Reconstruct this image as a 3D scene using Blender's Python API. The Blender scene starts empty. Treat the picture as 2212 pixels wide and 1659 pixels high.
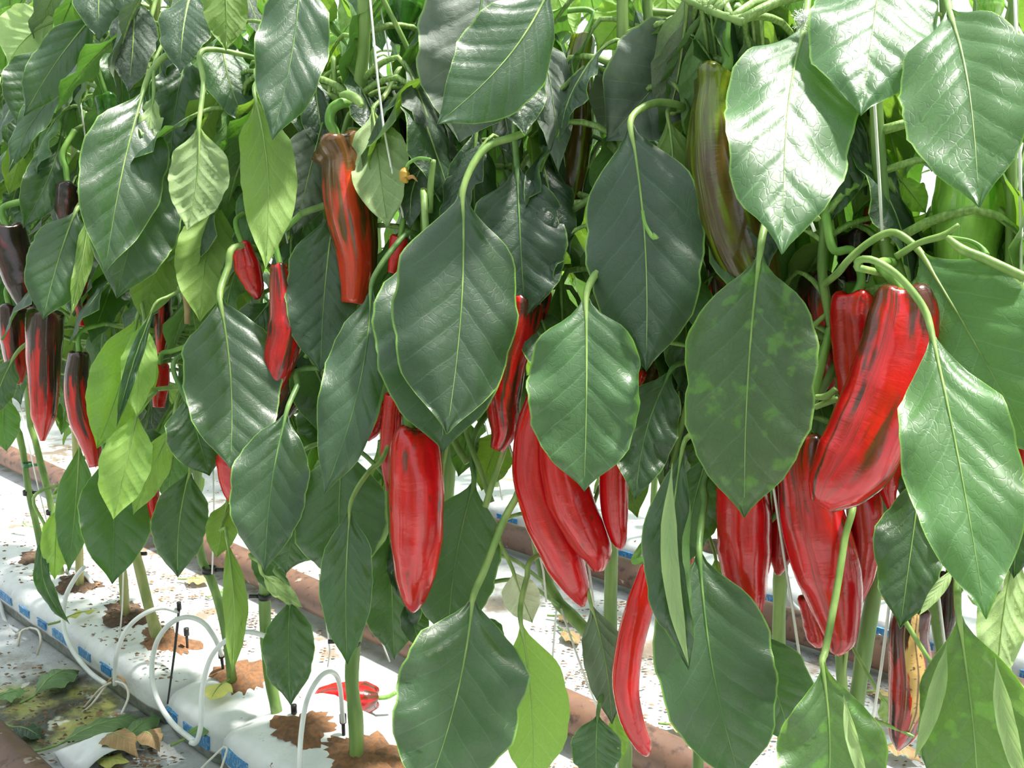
import bpy, math, random
import numpy as np
from mathutils import Vector, Matrix

# ------------------------------------------------------------------ camera, sky, sun, exposure
SC = bpy.context.scene
COL = SC.collection
F, CX, CY, CAMH = 2000.0, 1106.0, 829.5, 0.90
PITCH = math.radians(11.296)
cam_data = bpy.data.cameras.new('camera'); cam = bpy.data.objects.new('camera', cam_data); COL.objects.link(cam)
cam_data.sensor_width = 36.0; cam_data.lens = 36.0 * F / 2212.0
cam_data.clip_start = 0.02; cam_data.clip_end = 200
cam.location = (0, 0, CAMH); cam.rotation_euler = (math.pi / 2 - PITCH, 0, 0)
SC.camera = cam

W = bpy.data.worlds.new('world'); SC.world = W; W.use_nodes = True
wn = W.node_tree.nodes; wl = W.node_tree.links
bg = wn['Background']; bg.inputs[0].default_value = (0.86, 0.94, 1.0, 1); bg.inputs[1].default_value = 1.0

sun_d = bpy.data.lights.new('sun', 'SUN'); sun = bpy.data.objects.new('sun', sun_d); COL.objects.link(sun)
sun_d.energy = 7.5; sun_d.angle = math.radians(5); sun_d.color = (1.0, 0.965, 0.90)
SUN_FROM = Vector((0.42, 0.06, 1.15))      # direction towards the sun
sun.rotation_euler = SUN_FROM.to_track_quat('Z', 'Y').to_euler()
sun.location = (3, -2, 6)

SC.view_settings.view_transform = 'Standard'; SC.view_settings.look = 'None'
SC.view_settings.gamma = 1.0; SC.view_settings.use_curve_mapping = False
SC.view_settings.exposure = 0.55
SC.cycles.max_bounces = 5; SC.cycles.diffuse_bounces = 3; SC.cycles.glossy_bounces = 2
SC.cycles.transmission_bounces = 3; SC.cycles.use_denoising = True
SC.cycles.use_adaptive_sampling = True; SC.cycles.adaptive_threshold = 0.06; SC.cycles.adaptive_min_samples = 8

# ------------------------------------------------------------------ geometry helpers
CP, SP = math.cos(PITCH), math.sin(PITCH)
AZ = math.radians(48.51)
R = Vector((-math.sin(AZ), math.cos(AZ), 0))       # along the rows, away from the camera
N = Vector((math.cos(AZ), math.sin(AZ), 0))        # across the rows
CAM = Vector((0, 0, CAMH))
rnd = random.Random(11)

def ray(x, y):
    a, c = (x - CX) / F, -(y - CY) / F
    return Vector((a, CP + c * SP, -SP + c * CP))
def px(x, y, d): return CAM + ray(x, y) * d
def pxq(x, y, q):
    r = ray(x, y); return CAM + r * (q / r.dot(N))
def pxz(x, y, z):
    r = ray(x, y); return CAM + r * ((z - CAMH) / r.z)
def sq(s, q, z): return R * s + N * q + Vector((0, 0, z))
def proj(p):
    d = p - CAM
    f = d.y * CP - d.z * SP; u = d.y * SP + d.z * CP
    if f < 0.05: return (-9999, -9999, f)
    return (CX + F * d.x / f, CY - F * u / f, f)
_q0 = ([-200, 300, 700, 1100, 1600, 2400], [0.54, 0.57, 0.63, 0.69, 0.75, 0.78])
def front(x, L=0.0):
    q = float(np.interp(x, *_q0)); r = ray(x, 830)
    return q / r.dot(N) + 0.05 * L

def link(name, verts, faces, mats, parent=None, smooth=True, uv=None, uv2=None, mi=None):
    me = bpy.data.meshes.new(name); me.from_pydata([tuple(v) for v in verts], [], faces)
    for m in (mats if isinstance(mats, (list, tuple)) else [mats]): me.materials.append(m)
    if mi is not None: me.polygons.foreach_set('material_index', mi)
    if smooth: me.polygons.foreach_set('use_smooth', [True] * len(me.polygons))
    loops = None
    for nm, dat in (('leaf', uv), ('edge', uv2)):
        if dat is None: continue
        l = me.uv_layers.new(name=nm)
        if loops is None:
            loops = np.empty(len(me.loops), dtype=np.int32); me.loops.foreach_get('vertex_index', loops)
        l.data.foreach_set('uv', np.asarray(dat, dtype=np.float32)[loops].ravel())
    me.update()
    o = bpy.data.objects.new(name, me); COL.objects.link(o)
    if parent is not None: o.parent = parent
    return o
def tag(o, label=None, cat=None, group=None, kind=None):
    if label: o['label'] = label
    if cat: o['category'] = cat
    if group: o['group'] = group
    if kind: o['kind'] = kind
    return o
def empty(name, loc=(0, 0, 0)):
    o = bpy.data.objects.new(name, None); COL.objects.link(o); o.location = loc; o.empty_display_size = 0.02
    return o
def local(parent, pts): return [p - parent.location for p in pts]

def smooth_path(pts, radii, n):
    P = [Vector(p) for p in pts]; m = len(P)
    out, rad = [], []
    seg = [(P[i + 1] - P[i]).length for i in range(m - 1)]; tot = sum(seg) or 1e-6
    for k in range(n):
        t = tot * k / (n - 1); i = 0
        while i < m - 2 and t > seg[i]: t -= seg[i]; i += 1
        u = min(1.0, t / max(seg[i], 1e-9))
        p0 = P[i - 1] if i > 0 else P[i] * 2 - P[i + 1]
        p1, p2 = P[i], P[i + 1]
        p3 = P[i + 2] if i + 2 < m else P[i + 1] * 2 - P[i]
        out.append(0.5 * ((2 * p1) + (p2 - p0) * u + (2 * p0 - 5 * p1 + 4 * p2 - p3) * u * u + (3 * p1 - p0 - 3 * p2 + p3) * u ** 3))
        rad.append(radii[i] + (radii[i + 1] - radii[i]) * u)
    return out, rad

def tube_data(pts, radii, n=None, sides=7, knob=None):
    if not isinstance(radii, (list, tuple)): radii = [radii] * len(pts)
    P, Rr = smooth_path(pts, radii, n or max(4, 3 * len(pts)))
    V, Fc = [], []
    up = None
    for i, p in enumerate(P):
        t = (P[min(i + 1, len(P) - 1)] - P[max(i - 1, 0)])
        t = t.normalized() if t.length > 1e-9 else Vector((0, 0, 1))
        if up is None:
            a = Vector((0, 0, 1)) if abs(t.z) < 0.8 else Vector((1, 0, 0))
            up = t.cross(a).normalized()
        up = (up - t * up.dot(t)); up = up.normalized() if up.length > 1e-6 else t.orthogonal().normalized()
        b = t.cross(up)
        r = Rr[i] * (knob(i / (len(P) - 1)) if knob else 1)
        for k in range(sides):
            a = 2 * math.pi * k / sides
            V.append(p + (up * math.cos(a) + b * math.sin(a)) * r)
    m = len(P)
    for i in range(m - 1):
        for k in range(sides):
            k2 = (k + 1) % sides
            Fc.append((i * sides + k, i * sides + k2, (i + 1) * sides + k2, (i + 1) * sides + k))
    Fc.append(tuple(reversed(range(sides)))); Fc.append(tuple((m - 1) * sides + k for k in range(sides)))
    return V, Fc
def tube(name, pts, radii, mat, parent=None, n=None, sides=7, knob=None):
    if parent is not None: pts = local(parent, pts)
    V, Fc = tube_data(pts, radii, n, sides, knob)
    return link(name, V, Fc, mat, parent)

# ------------------------------------------------------------------ materials
class NT:
    def __init__(s, name):
        s.m = bpy.data.materials.new(name); s.m.use_nodes = True
        s.t = s.m.node_tree; s.t.nodes.clear()
    def n(s, typ, **kw):
        o = s.t.nodes.new(typ)
        for k, v in kw.items(): setattr(o, k, v)
        return o
    def L(s, a, b): s.t.links.new(a, b)
    def math(s, op, a, b=None, c=None, clamp=False):
        o = s.n('ShaderNodeMath', operation=op, use_clamp=clamp)
        for i, v in enumerate((a, b, c)):
            if v is None: continue
            if isinstance(v, (int, float)): o.inputs[i].default_value = v
            else: s.L(v, o.inputs[i])
        return o.outputs[0]
    def mix(s, f, a, b, mode='MIX'):
        o = s.n('ShaderNodeMix', data_type='RGBA', blend_type=mode)
        for i, v in ((0, f), (6, a), (7, b)):
            if isinstance(v, (int, float)): o.inputs[i].default_value = v
            elif isinstance(v, tuple): o.inputs[i].default_value = v + ((1,) if len(v) == 3 else ())
            else: s.L(v, o.inputs[i])
        return o.outputs[2]
    def noise(s, scale, detail=2.0, vec=None, rough=0.5, dist=0.0):
        o = s.n('ShaderNodeTexNoise'); o.inputs['Scale'].default_value = scale; o.inputs['Detail'].default_value = detail
        o.inputs['Roughness'].default_value = rough; o.inputs['Distortion'].default_value = dist
        if vec is not None: s.L(vec, o.inputs['Vector'])
        return o.outputs['Fac']
    def ramp(s, f, lo, hi):
        o = s.n('ShaderNodeMapRange', interpolation_type='SMOOTHSTEP'); s.L(f, o.inputs[0])
        o.inputs[1].default_value = lo; o.inputs[2].default_value = hi
        return o.outputs[0]
    def mapping(s, vec, scale, loc=(0, 0, 0)):
        o = s.n('ShaderNodeMapping'); s.L(vec, o.inputs[0]); o.inputs['Scale'].default_value = scale; o.inputs['Location'].default_value = loc
        return o.outputs[0]
    def bump(s, h, strength, dist, nrm=None):
        o = s.n('ShaderNodeBump'); o.inputs['Strength'].default_value = strength; o.inputs['Distance'].default_value = dist
        s.L(h, o.inputs['Height'])
        if nrm is not None: s.L(nrm, o.inputs['Normal'])
        return o.outputs[0]
    def principled(s, color, rough=0.5, normal=None, coat=0.0, coat_rough=0.1, spec=0.5, metal=0.0, sub=0.0, sheen=0.0):
        o = s.n('ShaderNodeBsdfPrincipled')
        if isinstance(color, tuple): o.inputs['Base Color'].default_value = color + (1,)
        else: s.L(color, o.inputs['Base Color'])
        if isinstance(rough, (int, float)): o.inputs['Roughness'].default_value = rough
        else: s.L(rough, o.inputs['Roughness'])
        if normal is not None: s.L(normal, o.inputs['Normal'])
        o.inputs['Coat Weight'].default_value = coat; o.inputs['Coat Roughness'].default_value = coat_rough
        o.inputs['Specular IOR Level'].default_value = spec; o.inputs['Metallic'].default_value = metal
        return o.outputs[0]
    def out(s, sh):
        o = s.n('ShaderNodeOutputMaterial'); s.L(sh, o.inputs[0]); return s.m

def leaf_material(name, up, down, trans, rough=0.36, tf=0.30, dust=0.0, blotch=None, nveins=7.5):
    t = NT(name)
    uv = t.n('ShaderNodeUVMap', uv_map='leaf').outputs[0]; ed = t.n('ShaderNodeUVMap', uv_map='edge').outputs[0]
    sx = t.n('ShaderNodeSeparateXYZ'); t.L(uv, sx.inputs[0]); u, v = sx.outputs[0], sx.outputs[1]
    se = t.n('ShaderNodeSeparateXYZ'); t.L(ed, se.inputs[0])
    xs = t.math('SUBTRACT', t.math('MULTIPLY', u, 2.0), 1.0); X = t.math('ABSOLUTE', xs)
    side = t.math('MULTIPLY', t.math('GREATER_THAN', xs, 0.0), 0.42)
    wob = t.math('MULTIPLY', t.math('SUBTRACT', t.noise(5.0, 1.0, uv), 0.5), 0.035)
    c = t.math('SUBTRACT', v, t.math('MULTIPLY', X, t.math('SUBTRACT', 0.34, t.math('MULTIPLY', X, 0.09))))
    c = t.math('ADD', t.math('MULTIPLY', t.math('ADD', c, wob), nveins), side)
    fr = t.math('FRACT', c)
    dist = t.math('MINIMUM', fr, t.math('SUBTRACT', 1.0, fr))
    vein = t.math('SUBTRACT', 1.0, t.ramp(dist, 0.008, 0.040))
    vein = t.math('MULTIPLY', vein, t.math('SUBTRACT', 1.0, t.ramp(X, 0.45, 0.95)))
    wide = t.math('SUBTRACT', 1.0, t.ramp(dist, 0.02, 0.30))
    vor = t.n('ShaderNodeTexVoronoi', feature='DISTANCE_TO_EDGE'); vor.inputs['Scale'].default_value = 24.0
    wv = t.n('ShaderNodeTexNoise'); wv.inputs['Scale'].default_value = 9.0; t.L(uv, wv.inputs['Vector'])
    wa = t.n('ShaderNodeVectorMath', operation='MULTIPLY_ADD'); t.L(wv.outputs['Color'], wa.inputs[0]); wa.inputs[1].default_value = (0.09, 0.09, 0); t.L(t.mapping(uv, (0.65, 1.25, 1)), wa.inputs[2])
    t.L(wa.outputs[0], vor.inputs['Vector'])
    net = t.math('SUBTRACT', 1.0, t.ramp(vor.outputs['Distance'], 0.0, 0.10))
    ob = t.n('ShaderNodeObjectInfo'); tc = t.n('ShaderNodeTexCoord').outputs['Object']
    nz = t.noise(26.0, 3.0, tc)
    rndv = t.math('ADD', 0.78, t.math('MULTIPLY', ob.outputs['Random'], 0.44))
    cc = t.n('ShaderNodeCombineColor')
    for k in range(3): t.L(rndv, cc.inputs[k])
    base = t.mix(1.0, up, cc.outputs[0], 'MULTIPLY')
    base = t.mix(t.math('MULTIPLY', t.ramp(nz, 0.45, 0.75), 0.35), base, tuple(min(1, k * 1.7) for k in up))
    if blotch:
        bl = t.ramp(t.noise(55.0, 3.0, tc), 0.56, 0.66)
        base = t.mix(t.math('MULTIPLY', bl, 0.45), base, blotch)
    veincol = tuple(min(1, k * 2.2 + 0.04) for k in up)
    base = t.mix(t.math('MULTIPLY', vein, 0.50), base, veincol)
    rim = t.ramp(t.math('ABSOLUTE', t.math('SUBTRACT', t.math('MULTIPLY', se.outputs[0], 2.0), 1.0)), 0.955, 0.985)
    base = t.mix(t.math('MULTIPLY', rim, 0.8), base, (0.20, 0.38, 0.06))
    if dust: base = t.mix(t.math('MULTIPLY', t.ramp(t.noise(40.0, 4.0, tc), 0.30, 0.70), dust), base, (0.33, 0.36, 0.32))
    bcol = t.mix(1.0, down, cc.outputs[0], 'MULTIPLY')
    bcol = t.mix(t.math('MULTIPLY', vein, 0.6), bcol, tuple(min(1, k * 1.5 + 0.06) for k in down))
    bf = t.n('ShaderNodeNewGeometry').outputs['Backfacing']
    col = t.mix(bf, base, bcol)
    h = t.math('ADD', t.math('MULTIPLY', wide, -0.55), t.math('MULTIPLY', net, -0.09))
    h = t.math('ADD', h, t.math('MULTIPLY', t.noise(34.0, 3.0, tc), 0.9))
    nr = t.bump(h, 0.40, 0.0024)
    rg = t.math('ADD', t.math('MULTIPLY', bf, 0.22), t.math('ADD', rough + 0.02, t.math('MULTIPLY', t.noise(18.0, 3.0, tc), 0.14)))
    p = t.principled(col, rg, nr, spec=0.75)
    tr = t.n('ShaderNodeBsdfTranslucent'); t.L(nr, tr.inputs['Normal'])
    tcol = t.mix(t.math('MULTIPLY', t.math('MAXIMUM', vein, t.math('MULTIPLY', net, 0.4)), 0.5), trans, tuple(k * 0.55 for k in trans))
    t.L(tcol, tr.inputs['Color'])
    mx = t.n('ShaderNodeMixShader'); mx.inputs[0].default_value = tf
    t.L(p, mx.inputs[1]); t.L(tr.outputs[0], mx.inputs[2])
    return t.out(mx.outputs[0])

LEAF = {
    'd': leaf_material('leaf_deep_green', (0.028, 0.062, 0.030), (0.13, 0.25, 0.07), (0.16, 0.42, 0.03), 0.36, 0.24),
    'm': leaf_material('leaf_mid_green', (0.055, 0.135, 0.045), (0.17, 0.31, 0.09), (0.22, 0.52, 0.04), 0.36, 0.28),
    'o': leaf_material('leaf_olive', (0.060, 0.125, 0.030), (0.17, 0.28, 0.055), (0.28, 0.52, 0.04), 0.42, 0.34),
    'y': leaf_material('leaf_young_yellow_green', (0.12, 0.26, 0.045), (0.26, 0.42, 0.10), (0.40, 0.72, 0.06), 0.42, 0.42),
    'p': leaf_material('leaf_pale', (0.20, 0.34, 0.12), (0.36, 0.50, 0.22), (0.50, 0.70, 0.20), 0.45, 0.38),
    'g': leaf_material('leaf_dusty', (0.050, 0.080, 0.050), (0.17, 0.22, 0.14), (0.14, 0.28, 0.06), 0.55, 0.16, dust=0.26),
    'b': leaf_material('leaf_mottled', (0.042, 0.088, 0.036), (0.20, 0.34, 0.10), (0.30, 0.62, 0.05), 0.38, 0.32, blotch=(0.14, 0.36, 0.04)),
    'c': leaf_material('leaf_bleached', (0.50, 0.52, 0.32), (0.60, 0.62, 0.42), (0.6, 0.66, 0.4), 0.5, 0.3),
    'f': leaf_material('leaf_fallen_green', (0.14, 0.26, 0.09), (0.26, 0.40, 0.16), (0.3, 0.5, 0.1), 0.5, 0.2),
    'k': leaf_material('leaf_fallen_yellow', (0.62, 0.60, 0.16), (0.60, 0.58, 0.22), (0.6, 0.55, 0.1), 0.5, 0.2),
    'r': leaf_material('leaf_fallen_brown', (0.42, 0.27, 0.13), (0.45, 0.30, 0.16), (0.3, 0.2, 0.08), 0.7, 0.15),
}

def stalk_material(name, col, col2, rough=0.45, band=None):
    t = NT(name); tc = t.n('ShaderNodeTexCoord').outputs['Object']
    c = t.mix(t.ramp(t.noise(60.0, 3.0, t.mapping(tc, (1, 1, 0.12))), 0.35, 0.68), col, col2)
    c = t.mix(t.math('MULTIPLY', t.ramp(t.noise(14.0, 3.0, tc), 0.5, 0.75), 0.4), c, tuple(k * 0.6 for k in col))
    nr = t.bump(t.noise(130.0, 2.0, t.mapping(tc, (1, 1, 0.05))), 0.35, 0.002)
    p = t.principled(c, rough, nr)
    tr = t.n('ShaderNodeBsdfTranslucent'); tr.inputs[0].default_value = tuple(min(1, k * 1.6) for k in col2) + (1,)
    mx = t.n('ShaderNodeMixShader'); mx.inputs[0].default_value = 0.12
    t.L(p, mx.inputs[1]); t.L(tr.outputs[0], mx.inputs[2])
    return t.out(mx.outputs[0])
M_PET = stalk_material('petiole_green', (0.17, 0.30, 0.07), (0.33, 0.47, 0.14))
M_PETD = stalk_material('petiole_dark', (0.09, 0.20, 0.05), (0.19, 0.33, 0.09))
M_STEM = stalk_material('stem_green', (0.12, 0.22, 0.05), (0.25, 0.38, 0.10))
M_STEMB = stalk_material('stem_woody', (0.22, 0.28, 0.08), (0.42, 0.40, 0.16))
M_STALK = stalk_material('fruit_stalk', (0.13, 0.30, 0.05), (0.26, 0.46, 0.10))
M_DRYSTEM = stalk_material('dry_stem', (0.34, 0.22, 0.10), (0.52, 0.38, 0.2), 0.7)

def pepper_material(name, ripe, unripe, amount, top=0.25, tip=0.0, vs=1.2, dark=(0.03, 0.012, 0.008), seed=0.0, rough=0.22, rot=False, grad=None):
    """amount: how much of the skin is still unripe, top: more of it towards the shoulder, tip: towards the tip"""
    t = NT(name)
    uv = t.n('ShaderNodeUVMap', uv_map='leaf').outputs[0]
    sx = t.n('ShaderNodeSeparateXYZ'); t.L(uv, sx.inputs[0]); v = sx.outputs[1]
    tc = t.n('ShaderNodeTexCoord').outputs['Object']
    a = t.math('MULTIPLY', sx.outputs[0], 2 * math.pi)
    cb = t.n('ShaderNodeCombineXYZ'); t.L(t.math('COSINE', a), cb.inputs[0]); t.L(t.math('SINE', a), cb.inputs[1]); t.L(v, cb.inputs[2])
    st = t.noise(2.3, 2.5, t.mapping(cb.outputs[0], (1, 1, vs), (seed, seed * 1.7, seed)), 0.5, 0.5)
    th = t.math('ADD', st, t.math('ADD', t.math('MULTIPLY', t.math('SUBTRACT', 1.0, t.ramp(v, 0.0, 0.45)), top), t.math('MULTIPLY', t.ramp(v, 0.55, 1.0), tip)))
    f = t.ramp(th, 0.80 - amount, 0.95 - amount)
    rp = t.mix(t.ramp(t.noise(3.0, 3.0, t.mapping(cb.outputs[0], (1, 1, 1.5), (3 + seed, 1, 2))), 0.35, 0.7), tuple(k * 0.82 for k in ripe), tuple(min(1, k * 1.12) for k in ripe))
    un = t.mix(t.ramp(t.noise(4.0, 3.0, t.mapping(cb.outputs[0], (1, 1, 0.8), (seed, 4, 7))), 0.35, 0.65), unripe, dark)
    if grad:   # shoulder colour to tip colour
        un = t.mix(t.ramp(v, 0.30, 0.85), un, grad)
    col = t.mix(f, rp, un)
    h = t.math('ADD', t.math('MULTIPLY', t.noise(1.0, 3.0, t.mapping(cb.outputs[0], (1.5, 1.5, 30.0), (seed, 0, 0)), 0.6, 0.4), 1.0), t.math('MULTIPLY', t.noise(22.0, 3.0, tc), 0.8))
    nr = t.bump(h, 0.30, 0.0020)
    rg = rough
    if rot:
        lx = t.n('ShaderNodeSeparateXYZ'); t.L(t.n('ShaderNodeTexCoord').outputs['UV'], lx.inputs[0])
        du = t.math('ABSOLUTE', t.math('SUBTRACT', sx.outputs[0], rot))
        edge = t.math('ADD', t.math('MULTIPLY', du, 6.2), t.math('MULTIPLY', t.math('ABSOLUTE', t.math('SUBTRACT', v, 0.45)), 1.15))
        edge = t.math('ADD', edge, t.math('MULTIPLY', t.math('SUBTRACT', t.noise(7.0, 3.0, cb.outputs[0]), 0.5), 0.55))
        rf = t.math('SUBTRACT', 1.0, t.ramp(edge, 0.50, 0.56))
        spots = t.ramp(t.noise(180.0, 2.0, tc), 0.60, 0.66)
        rc = t.mix(spots, (0.50, 0.30, 0.09), (0.10, 0.055, 0.03))
        crack = t.math('SUBTRACT', 1.0, t.ramp(t.math('ABSOLUTE', t.math('ADD', t.math('SUBTRACT', sx.outputs[0], rot), t.math('MULTIPLY', t.math('SUBTRACT', t.noise(9.0, 2.0, tc), 0.5), 0.05))), 0.003, 0.012))
        rc = t.mix(t.math('MULTIPLY', crack, 0.85), rc, (0.06, 0.03, 0.015))
        col = t.mix(rf, col, rc)
        rg = t.math('ADD', rough, t.math('MULTIPLY', rf, 0.5))
    return t.out(t.principled(col, rg, nr, coat=0.35, coat_rough=0.10, spec=0.5))
RED = (0.50, 0.0045, 0.006); BRN = (0.075, 0.028, 0.010); OLV = (0.10, 0.085, 0.012); GRN = (0.055, 0.17, 0.02); MAR = (0.045, 0.010, 0.008)
_pm = {}; ROT = [0.8]
def pepmat(kind, seed):
    key = (kind, round(seed, 2))
    if key in _pm: return _pm[key]
    k = kind; n = 'pepper_skin_' + {'r': 'red', 's': 'red_striped', 'b': 'brown_to_red', 'o': 'olive_brown', 'g': 'green', 'l': 'light_green', 'k': 'dark_maroon', 'h': 'half_dark', 't': 'rotting', 'n': 'glossy_brown'}[k]
    if k == 'r': m = pepper_material(n, RED, BRN, 0.15, 0.13, 0, vs=4.0, seed=seed, dark=(0.11, 0.02, 0.01))
    if k == 's': m = pepper_material(n, RED, (0.11, 0.026, 0.010), 0.30, 0.16, 0, seed=seed, dark=(0.05, 0.014, 0.008))
    if k == 'b': m = pepper_material(n, (0.50, 0.035, 0.010), (0.13, 0.060, 0.012), 0.36, 0.55, -0.4, seed=seed, dark=(0.085, 0.035, 0.010))
    if k == 'o': m = pepper_material(n, (0.066, 0.034, 0.007), (0.14, 0.20, 0.010), 0.28, 0.60, 0.0, seed=seed, dark=(0.055, 0.055, 0.009))
    if k == 'g': m = pepper_material(n, (0.06, 0.21, 0.025), (0.035, 0.13, 0.018), 0.36, 0, 0, seed=seed, dark=(0.02, 0.08, 0.015))
    if k == 'l': m = pepper_material(n, (0.26, 0.48, 0.08), (0.15, 0.40, 0.04), 0.30, 0, 0, seed=seed, dark=(0.12, 0.34, 0.03))
    if k == 'k': m = pepper_material(n, (0.10, 0.010, 0.010), (0.035, 0.012, 0.010), 0.45, 0.2, 0, seed=seed, dark=(0.018, 0.008, 0.008))
    if k == 'h': m = pepper_material(n, (0.50, 0.012, 0.010), (0.05, 0.016, 0.010), 0.40, 0.32, -0.25, seed=seed, dark=(0.022, 0.009, 0.008))
    if k == 't': m = pepper_material(n, (0.40, 0.012, 0.012), (0.07, 0.012, 0.010), 0.38, 0.3, 0, seed=seed, rot=ROT[0])
    if k == 'n': m = pepper_material(n, (0.16, 0.055, 0.015), (0.09, 0.045, 0.012), 0.40, 0.2, 0, seed=seed, dark=(0.035, 0.020, 0.010))
    _pm[key] = m
    return m

def simple(name, col, rough=0.5, col2=None, scale=20.0, bump=0.0, spec=0.5, metal=0.0):
    t = NT(name); tc = t.n('ShaderNodeTexCoord').outputs['Object']
    nz = t.noise(scale, 4.0, tc)
    c = t.mix(t.ramp(nz, 0.35, 0.68), col, col2 or tuple(k * 0.8 for k in col))
    nr = t.bump(nz, bump, 0.003) if bump else None
    return t.out(t.principled(c, rough, nr, spec=spec, metal=metal))
M_STRING = simple('white_twine', (0.80, 0.79, 0.74), 0.7)
M_TUBE = simple('white_drip_tube', (0.78, 0.80, 0.78), 0.35)
M_TUBE2 = simple('thin_drip_line', (0.70, 0.68, 0.60), 0.4, (0.62, 0.56, 0.45))
M_RUSTTUBE = simple('stained_drip_line', (0.46, 0.26, 0.10), 0.5)
M_BLACK = simple('black_plastic', (0.014, 0.014, 0.014), 0.45)
M_COIR = simple('coir_fibre', (0.13, 0.075, 0.042), 0.95, (0.07, 0.05, 0.035), 120.0, 1.0)
M_COIRO = simple('coir_fibre_orange', (0.26, 0.12, 0.05), 0.95, (0.15, 0.085, 0.05), 120.0, 1.0)
M_FLUFF = simple('white_fluff', (0.85, 0.86, 0.84), 0.9)
M_DRYFLOWER = simple('dried_flower', (0.50, 0.27, 0.07), 0.7, (0.28, 0.12, 0.04))
M_BUD = simple('withered_bud', (0.55, 0.36, 0.04), 0.5, (0.4, 0.2, 0.03))

def sheet_material():
    t = NT('white_ground_sheet'); tc = t.n('ShaderNodeTexCoord').outputs['Object']
    big = t.noise(3.2, 5.0, tc, 0.6); mid = t.noise(16.0, 5.0, tc, 0.65); fine = t.noise(90.0, 3.0, tc, 0.6)
    c = t.mix(t.ramp(mid, 0.35, 0.75), (0.58, 0.60, 0.61), (0.42, 0.43, 0.42))
    soil = t.math('MULTIPLY', t.ramp(big, 0.50, 0.62), t.ramp(mid, 0.42, 0.56))
    c = t.mix(t.math('MULTIPLY', soil, 0.85), c, (0.23, 0.16, 0.10))
    c = t.mix(t.ramp(t.math('ADD', t.math('MULTIPLY', fine, 0.6), t.math('MULTIPLY', mid, 0.4)), 0.60, 0.66), c, (0.20, 0.13, 0.08))
    # algae-stained patch between the slabs and the pipe of the aisle
    g = t.n('ShaderNodeVectorMath', operation='DISTANCE'); t.L(tc, g.inputs[0]); p = pxz(95, 1545, 0); g.inputs[1].default_value = p
    d = t.math('ADD', g.outputs['Value'], t.math('MULTIPLY', t.math('SUBTRACT', t.noise(9.0, 4.0, tc), 0.5), 0.35))
    alg = t.math('SUBTRACT', 1.0, t.ramp(d, 0.10, 0.22))
    ac = t.mix(t.ramp(t.noise(14.0, 4.0, tc), 0.40, 0.60), (0.035, 0.038, 0.02), (0.36, 0.36, 0.08))
    ac = t.mix(t.ramp(t.noise(22.0, 4.0, tc), 0.60, 0.66), ac, (0.62, 0.60, 0.50))
    c = t.mix(t.math('MULTIPLY', alg, 0.92), c, ac)
    nr = t.bump(t.math('ADD', t.math('MULTIPLY', mid, 1.0), t.math('MULTIPLY', fine, 0.2)), 0.6, 0.01)
    return t.out(t.principled(c, 0.45, nr))
M_SHEET = sheet_material()

def rust_material():
    t = NT('rusty_painted_pipe'); tc = t.n('ShaderNodeTexCoord').outputs['Object']
    a = t.noise(7.0, 5.0, tc, 0.65); b = t.noise(45.0, 4.0, tc, 0.6)
    c = t.mix(t.ramp(a, 0.35, 0.62), (0.20, 0.105, 0.065), (0.13, 0.072, 0.05))
    c = t.mix(t.ramp(b, 0.52, 0.68), c, (0.07, 0.038, 0.028))
    c = t.mix(t.math('MULTIPLY', t.ramp(t.noise(30.0, 3.0, tc), 0.66, 0.70), 0.8), c, (0.42, 0.36, 0.30))
    return t.out(t.principled(c, 0.55, t.bump(b, 0.3, 0.002)))
M_RUST = rust_material()

def bag_material():
    t = NT('white_grow_bag'); tc = t.n('ShaderNodeTexCoord').outputs['Object']
    s = t.n('ShaderNodeSeparateXYZ'); t.L(tc, s.inputs[0])
    nz = t.noise(11.0, 4.0, tc, 0.6); fine = t.noise(120.0, 3.0, tc, 0.6)
    c = t.mix(t.ramp(nz, 0.35, 0.7), (0.78, 0.79, 0.79), (0.66, 0.67, 0.66))
    c = t.mix(t.ramp(t.math('ADD', t.math('MULTIPLY', fine, 0.5), t.math('MULTIPLY', t.noise(24.0, 3.0, tc), 0.5)), 0.625, 0.66), c, (0.16, 0.09, 0.06))
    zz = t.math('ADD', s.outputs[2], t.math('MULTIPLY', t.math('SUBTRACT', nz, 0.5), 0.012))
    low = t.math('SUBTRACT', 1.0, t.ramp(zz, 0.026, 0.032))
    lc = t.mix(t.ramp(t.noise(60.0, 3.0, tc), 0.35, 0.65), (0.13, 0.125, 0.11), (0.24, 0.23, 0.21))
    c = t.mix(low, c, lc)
    line = t.math('SUBTRACT', 1.0, t.ramp(t.math('ABSOLUTE', t.math('SUBTRACT', s.outputs[2], 0.015)), 0.0006, 0.0012))
    c = t.mix(t.math('MULTIPLY', line, 0.8), c, (0.10, 0.34, 0.14))
    return t.out(t.principled(c, 0.38, t.bump(nz, 0.6, 0.012)))
M_BAG = bag_material()
def print_material():
    t = NT('blue_bag_print'); tc = t.n('ShaderNodeTexCoord').outputs['Object']
    s = t.n('ShaderNodeSeparateXYZ'); t.L(tc, s.inputs[0])
    txt = t.math('MULTIPLY', t.ramp(t.noise(1.0, 2.0, t.mapping(tc, (260, 260, 120)), 0.6), 0.54, 0.60), 0.55)
    c = t.mix(txt, (0.045, 0.24, 0.52), (0.42, 0.60, 0.76))
    return t.out(t.principled(c, 0.4))
M_PRINT = print_material()

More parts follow.
